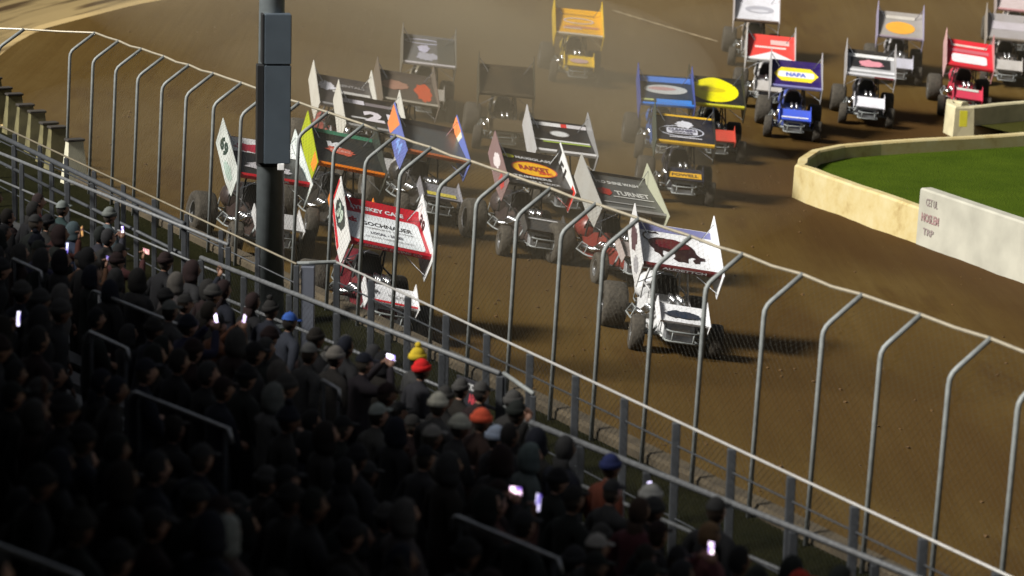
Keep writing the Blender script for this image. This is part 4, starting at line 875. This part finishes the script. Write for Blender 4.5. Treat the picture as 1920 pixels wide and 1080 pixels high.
BODIES = {k: person_mesh(k) for k in ('stand', 'lean', 'fold', 'phone', 'phone2', 'cheer', 'sit', 'sit_lean')}
def cap_shell(bm, r, zmin, zs=1.0, back=0.):
    vs = bmesh.ops.create_uvsphere(bm, u_segments=18, v_segments=12, radius=1)['verts']
    for v in vs: v.co = Vector((v.co.x * r[0], v.co.y * r[1] + (back if v.co.z < 0 and v.co.y < 0 else 0), v.co.z * r[2] * zs))
    bmesh.ops.delete(bm, geom=[v for v in bm.verts if v.co.z < zmin], context='VERTS')
def hat_mesh(kind):
    bm = bmesh.new()
    if kind == 'beanie':
        cap_shell(bm, (.092, .113, .14), .005); 
        for z, r in ((.0, 1.06), (.05, 1.06)): pass
        secs = [[Vector((.098 * q * cos(2 * pi * k / 18), .118 * q * sin(2 * pi * k / 18), z)) for k in range(18)] for z, q in ((-.005, .97), (.0, 1.03), (.05, 1.02), (.055, .95))]
        loft(bm, secs, True)
    elif kind == 'bobble':
        cap_shell(bm, (.092, .113, .145), .0); loft(bm, [[Vector((.098 * q * cos(2 * pi * k / 18), .118 * q * sin(2 * pi * k / 18), z)) for k in range(18)] for z, q in ((-.005, .97), (.0, 1.03), (.05, 1.02), (.055, .95))])
        r = bmesh.ops.create_icosphere(bm, subdivisions=2, radius=.038)['verts']
        for v in r: v.co = v.co * random.uniform(.9, 1.12) + Vector((0, 0, .165))
    elif kind == 'cap':
        cap_shell(bm, (.088, .108, .128), .015)
        loft(bm, [[Vector((x, .085 + .1 * sqrt(max(0, 1 - (x / .075) ** 2)) * f, z)) for x, f, z in [(-.075 + .15 * k / 8, 1, .018) for k in range(9)] + [(.075 - .15 * k / 8, 0, .03) for k in range(9)]]] + [[Vector((x, .085 + .1 * sqrt(max(0, 1 - (x / .075) ** 2)) * f, z)) for x, f, z in [(-.075 + .15 * k / 8, 1, .026) for k in range(9)] + [(.075 - .15 * k / 8, 0, .038) for k in range(9)]]])
        r = bmesh.ops.create_icosphere(bm, subdivisions=1, radius=.009)['verts']
        for v in r: v.co += Vector((0, 0, .13))
    elif kind == 'hood':
        vs = bmesh.ops.create_uvsphere(bm, u_segments=18, v_segments=14, radius=1)['verts']
        for v in vs: v.co = Vector((v.co.x * (.108 + (.04 if v.co.z < -.3 else 0)), v.co.y * .128 - .012, v.co.z * .17 - .02))
        bmesh.ops.delete(bm, geom=[v for v in bm.verts if v.co.y > .075 and v.co.z > -.19], context='VERTS')
    elif kind == 'hair':
        cap_shell(bm, (.087, .108, .134), -.075); bmesh.ops.delete(bm, geom=[v for v in bm.verts if v.co.y > .045 and v.co.z < .055], context='VERTS')
    else:  # long hair
        cap_shell(bm, (.092, .112, .134), -.13)
        bmesh.ops.delete(bm, geom=[v for v in bm.verts if v.co.y > .03 and v.co.z < .055], context='VERTS')
        secs = [[Vector((wd * cos(pi + pi * k / 8), -.03 + .075 * sin(pi + pi * k / 8) - b, z)) for k in range(9)] + [Vector((wd * cos(pi - pi * k / 8) * -1 * -1, -.03 - b, z)) for k in range(1, 8)] for z, wd, b in ((-.28, .06, .03), (-.2, .085, .03), (-.08, .09, .02))]
        loft(bm, secs)
    return mesh(bm, kind, True)
HATS = {k: hat_mesh(k) for k in ('beanie', 'bobble', 'cap', 'hood', 'hair', 'long_hair')}
M_skin = [mat('skin', c, .55) for c in ((.36, .2, .14), (.3, .16, .10), (.16, .08, .05))]
def cloth(c): return mat('cloth', c, .9, 0, .2, 20)
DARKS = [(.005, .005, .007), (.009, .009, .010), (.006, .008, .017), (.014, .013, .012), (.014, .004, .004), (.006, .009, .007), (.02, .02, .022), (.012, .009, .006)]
for k in ('b',):
    for me, hc in BODIES.values():
        for _ in range(5): me.materials.append(M_skin[0])
for me in HATS.values(): me.materials.append(cloth(DARKS[0]))
PLACED = []
def person(u, v, pose, hat, jacket, hatc, label, group=None, trousers=None, face=None, scale=None):
    z = floor_at(U0 - DU * round((U0 - u) / DU)); p = sp(u, v, z)
    a = radians(-56 + random.uniform(-14, 14)) if face is None else face
    sc = scale or random.uniform(.95, 1.05)
    if pose.startswith('sit'): p = p - SN * .12
    r = thing('person', label, 'person', p, (0, 0, a), group); r.scale = (sc,) * 3
    me, hc = BODIES[pose]
    b_ = bpy.data.objects.new('body', me); COL.objects.link(b_); b_.parent = r
    for i, m in enumerate((random.choice(M_skin), cloth(jacket), cloth(trousers or random.choice(DARKS)), cloth((.02, .02, .02)), cloth(random.choice(((.012, .008, .006), (.03, .018, .01), (.05, .04, .03)))))):
        b_.material_slots[i].link = 'OBJECT'; b_.material_slots[i].material = m
    h = bpy.data.objects.new({'long_hair': 'hair', 'bobble': 'hat', 'beanie': 'hat'}.get(hat, hat), HATS[hat]); COL.objects.link(h); h.parent = r; h.location = hc + Vector((0, -.005, .015 if hat != 'hood' else 0)); h.rotation_euler = (random.uniform(-.1, .1), 0, random.uniform(-.3, .3))
    h.material_slots[0].link = 'OBJECT'; h.material_slots[0].material = cloth(hatc)
    PLACED.append((u, v)); return r
def phone_at(r, label, side, two=False, tint=(.75, .7, 1.), power=2.2, land=False):
    loc = Vector((0.0 if two else .13, .42, 1.70 if two else 1.68)); M_ = Matrix.Translation(r.location) @ Euler(r.rotation_euler).to_matrix().to_4x4() @ Matrix.Scale(r.scale[0], 4)
    t_ = thing('phone', label, 'phone', M_ @ loc, (radians(-8), radians(90 + random.uniform(-8, 8)) if land else radians(random.uniform(-38, 38)), r.rotation_euler.z), None)
    bm = bmesh.new(); box(bm, (0, 0, 0), (.078, .009, .16)); bevel(bm, .004, 2); link('case', mesh(bm), t_, mat('phone_case', (.01, .01, .012), .3))
    bm = bmesh.new(); box(bm, (0, -.0052, 0), (.07, .001, .148)); 
    m = bpy.data.materials.new('lit_screen'); m.use_nodes = True; tt = m.node_tree; b = tt.nodes['Principled BSDF']; b.inputs['Base Color'].default_value = (.01, .01, .01, 1)
    tc_ = tt.nodes.new('ShaderNodeTexCoord'); n_ = tt.nodes.new('ShaderNodeTexNoise'); n_.inputs['Scale'].default_value = 16; rr = tt.nodes.new('ShaderNodeValToRGB'); rr.color_ramp.elements[0].position = .38; rr.color_ramp.elements[1].position = .6
    rr.color_ramp.elements[0].color = (tint[0] * .12, tint[1] * .08, tint[2] * .4, 1); rr.color_ramp.elements[1].color = (*tint, 1)
    off = tt.nodes.new('ShaderNodeMapping'); off.inputs['Location'].default_value = (random.uniform(0, 9), 0, random.uniform(0, 9))
    tt.links.new(tc_.outputs['Object'], off.inputs[0]); tt.links.new(off.outputs[0], n_.inputs['Vector']); tt.links.new(n_.outputs[0], rr.inputs[0]); tt.links.new(rr.outputs[0], b.inputs['Emission Color']); b.inputs['Emission Strength'].default_value = power
    link('screen', mesh(bm), t_, m)
    return t_
def uv_of(p): return SN.x * p.x + SN.y * p.y, SR.x * p.x + SR.y * p.y
def at_head(px, py, h=1.72): return uv_of(stand_ray(px, py, h))
# people the photo lets one tell apart: (x, y of the head), hat, colours, label
SPECIAL = [
 (782, 685, 'beanie', (.62, .01, .01), (.02, .02, .025), 'person in a bright red beanie and dark jacket near the front rail'),
 (774, 664, 'bobble', (.55, .4, .02), (.03, .03, .03), 'person in a yellow bobble hat just in front of the red beanie'),
 (880, 780, 'beanie', (.95, .13, .06), (.04, .02, .015), 'person in a glowing orange beanie at the front of the crowd'),
 (813, 768, 'beanie', (.62, .6, .5), (.05, .05, .05), 'person in a cream beanie left of the orange beanie'),
 (851, 795, 'beanie', (.5, .5, .42), (.03, .03, .03), 'person in a grey-cream beanie touching the orange beanie on its left'),
 (920, 803, 'beanie', (.4, .47, .6), (.012, .012, .015), 'person in a pale blue beanie right of the orange beanie'),
 (933, 822, 'hair', (.012, .01, .01), (.012, .012, .014), 'dark haired person in black below the pale blue beanie'),
 (800, 812, 'cap', (.25, .24, .22), (.10, .09, .08), 'person in a dull grey cap below the cream beanie'),
 (699, 752, 'cap', (.3, .33, .3), (.06, .06, .055), 'person in a worn pale cap left of the cream beanie'),
 (505, 748, 'hood', (.13, .14, .13), (.10, .10, .10), 'person in a grey hood at the centre left of the crowd'),
 (514, 690, 'hood', (.10, .09, .08), (.07, .06, .06), 'person in a brownish hood above the grey hood at centre left'),
 (525, 590, 'cap', (.03, .1, .4), (.03, .035, .05), 'person in a blue cap beside the stand rail'),
 (110, 385, 'cap', (.16, .18, .17), (.015, .035, .035), 'person in a pale cap near the far left rail'),
 (132, 425, 'hood', (.05, .075, .085), (.02, .03, .06), 'person in a pale teal hood below the pale cap at the left'),
 (198, 398, 'beanie', (.12, .13, .12), (.05, .07, .08), 'person in a pale grey beanie beneath the far left railing'),
 (55, 372, 'hair', (.02, .01, .01), (.10, .006, .008), 'person in a red jacket at the far left of the crowd'),
 (325, 525, 'hood', (.10, .09, .08), (.07, .06, .06), 'person in a dim brown hood behind the left stand rail'),
 (95, 545, 'hood', (.10, .095, .09), (.08, .075, .07), 'person in a dim grey hood left of the long handrail'),
 (310, 590, 'cap', (.12, .13, .12), (.04, .04, .04), 'person in a grey cap under the long handrail'),
 (560, 668, 'cap', (.2, .2, .19), (.05, .05, .05), 'person in a grey peaked cap in the middle of the crowd'),
 (620, 668, 'beanie', (.25, .23, .2), (.05, .045, .04), 'person in a beige beanie left of the lit phone at centre'),
 (415, 972, 'hood', (.3, .32, .29), (.10, .07, .06), 'person in a pale hood near the bottom left'),
 (1195, 915, 'beanie', (.36, .36, .34), (.07, .06, .06), 'person in a light grey knitted beanie behind the right stand rail'),
 (1190, 965, 'long_hair', (.05, .03, .02), (.08, .018, .025), 'person in a dusky pink coat below the light grey beanie'),
 (1090, 1000, 'cap', (.35, .33, .3), (.02, .02, .02), 'person in a cap with a pale brim edge near the bottom centre'),
 (1320, 995, 'hair', (.2, .12, .06), (.12, .04, .04), 'fair haired person near the lower right rail'),
 (1135, 875, 'beanie', (.02, .03, .12), (.16, .04, .02), 'person in a rust jacket and blue beanie beyond the right stand rail'),
 (1490, 1075, 'cap', (.5, .04, .02), (.2, .03, .02), 'person in a red cap at the bottom edge, right'),
 (1375, 1050, 'hair', (.01, .01, .01), (.015, .015, .015), 'large dark haired person at the bottom edge, right of the last phone'),
 (985, 850, 'hood', (.09, .12, .12), (.08, .10, .10), 'person in a grey-green hood beside the end of the right stand rail'),
 (748, 965, 'hood', (.08, .075, .07), (.06, .05, .05), 'person in a dim grey hood above the bottom centre handrail'),
]
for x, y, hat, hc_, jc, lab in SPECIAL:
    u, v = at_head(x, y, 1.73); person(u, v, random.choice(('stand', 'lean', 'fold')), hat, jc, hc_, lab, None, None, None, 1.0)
PHONES = [  # x, y of the lit screen, label of phone, label of person
 (228, 435, 'glowing phone held high at upper left, near the rail', 'person holding up the glowing phone near the upper left rail', (.9, .8, 1), 3.2, (.02, .02, .03), 1),
 (124, 471, 'small lit phone at the far left among dark spectators', 'person holding the small lit phone at the far left', (.75, .75, 1), 1.6, (.02, .02, .05), 0),
 (152, 450, 'dim amber lit phone beside the small lit phone at the left', 'person in dark red holding the dim amber phone', (.9, .5, .15), .7, (.06, .015, .01), 0),
 (203, 485, 'dimly lit phone showing a dark picture, under the glowing one', 'person in brown holding the dimly lit phone', (.6, .5, .8), 1.0, (.08, .035, .015), 0),
 (272, 470, 'phone with an orange-pink lit edge, right of the glowing one', 'person holding the orange-pink lit phone', (1, .5, .4), 1.2, (.05, .012, .012), 0),
 (32, 597, 'lone lit phone at the left edge of the crowd', 'person holding the lone lit phone at the left edge', (.75, .72, .95), 1.8, (.02, .02, .02), 0),
 (403, 627, 'bright white-lilac phone in the middle of the dark crowd', 'person in dark blue holding the bright white-lilac phone', (.85, .75, 1), 3.0, (.015, .015, .04), 1),
 (455, 608, 'pinkish lit phone held up beside the bright white-lilac one', 'person in brown holding the pinkish lit phone', (.85, .7, .9), 1.6, (.12, .045, .02), 1),
 (730, 700, 'tilted bright phone left of the red beanie', 'person holding the tilted bright phone left of the red beanie', (.85, .8, 1), 3.0, (.02, .015, .02), 1),
 (964, 928, 'pink-white phone lying flat in a hand, lower centre', 'person holding the pink-white phone at lower centre', (1, .72, .85), 2.0, (.015, .015, .015), 1),
 (1006, 946, 'phone with a bluish lit edge right of the pink-white phone', 'person in brown holding the phone with the bluish edge', (.7, .65, .9), 1.1, (.08, .03, .02), 0),
 (1216, 920, 'lilac lit phone beside the light grey beanie', 'person holding the lilac lit phone behind the right stand rail', (.75, .68, 1), 1.9, (.05, .05, .05), 0),
 (1330, 1042, 'white-pink lit phone near the bottom right corner of the crowd', 'person in dark red holding the white-pink phone, lower right', (1, .8, .88), 2.4, (.06, .01, .015), 1),
]
for x, y, lp, lh, tint, pw, jc, two in PHONES:
    u, v = at_head(x, y, 1.69); u -= .40; off_ = 0 if two else .13; v += off_
    r = person(u, v, 'phone2' if two else 'phone', random.choice(('hair', 'cap', 'beanie')), jc, random.choice(DARKS), lh, None, None, radians(-56), 1.0)
    zt_ = stand_ray(x, y, 1.69)
    phone_at(r, lp, 1, bool(two), tint, pw, random.random() < .3)
# the rest: nothing tells them apart in the dark
n_p = 0
for a_ in SPECIAL: GUARD.append((a_[0], a_[1], uv_of(stand_ray(a_[0], a_[1], 1.73))[0]))
for a_ in PHONES: GUARD.append((a_[0], a_[1], uv_of(stand_ray(a_[0], a_[1], 1.69))[0] - .3))
for k in range(NROW):
    v = V0 + .3
    while v < V1:
        v += random.uniform(.5, .72)
        u = rowu(k) + random.uniform(-.08, .1)
        if u < 2.5: continue
        hx, hy = proj(sp(u, v, rowz(k) + 1.7)); fx, fy = proj(sp(u, v, rowz(k) + .9))
        if not (-60 < hx < 1980 and hy < 1150 and fy > 200): continue
        if hy < (287 + .404 * hx + 22 if hx < 377 else 483 + .3875 * (hx - 377) + 25 if hx < 965 else 783 + .402 * (hx - 973) + 22): continue
        if any((u - a) ** 2 + (v - b) ** 2 < .17 for a, b in PLACED): continue
        dpt = FPX / (sp(u, v, 5) - CAMPOS).length
        if any(gu > u + .05 and abs(gx - hx) < .17 * dpt and hy - .12 * dpt < gy < hy + .8 * dpt for gx, gy, gu in GUARD): continue
        if random.random() < .05 or n_p >= 285: continue
        n_p += 1
        pose = random.choices(('stand', 'lean', 'fold', 'sit', 'sit_lean', 'cheer'), (5, 4, 4, 3, 3, .35))[0]
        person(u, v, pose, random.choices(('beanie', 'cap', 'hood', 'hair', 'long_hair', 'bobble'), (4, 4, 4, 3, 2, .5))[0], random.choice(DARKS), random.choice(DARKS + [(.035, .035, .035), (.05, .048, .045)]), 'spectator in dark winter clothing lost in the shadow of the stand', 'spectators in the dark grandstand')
print('people', n_p, len(PLACED))


# ------------------------------------------------------------------ dust thrown up by the field
def dust(loc, rad, dens, rz=0.):
    bm = bmesh.new(); vs = bmesh.ops.create_icosphere(bm, subdivisions=4, radius=1)['verts']
    for v in vs:
        n_ = 1 + .13 * sin(3.1 * v.co.x + 1.7 * v.co.y + loc[0]) + .1 * sin(5.3 * v.co.y - 2.2 * v.co.x + loc[1]) + .07 * sin(7.9 * v.co.x + 4 * v.co.z)
        v.co = Vector((v.co.x * rad[0], v.co.y * rad[1], v.co.z * rad[2])) * n_
    m = bpy.data.materials.new('dust'); m.use_nodes = True; t = m.node_tree; t.nodes.remove(t.nodes['Principled BSDF'])
    pv = t.nodes.new('ShaderNodeVolumePrincipled'); pv.inputs['Color'].default_value = (.55, .47, .33, 1); pv.inputs['Density'].default_value = dens; pv.inputs['Anisotropy'].default_value = 0.1
    t.links.new(pv.outputs[0], t.nodes['Material Output'].inputs['Volume'])
    o = link('dust_cloud', mesh(bm, 'dust', True), None, m); o.location = loc; o.rotation_euler = (0, 0, rz); tag(o, kind='stuff')
dust((-4.2, 87, 1.6), (8.5, 15.5, 3.1), .05, radians(22))
dust((2, 97, 1.2), (8, 9, 2.6), .03, radians(10))
dust((12.5, 99, 1.0), (8, 9, 2.4), .016, radians(5))
dust((-2.5, 63, 2.4), (8, 12, 2.6), .012, radians(20))
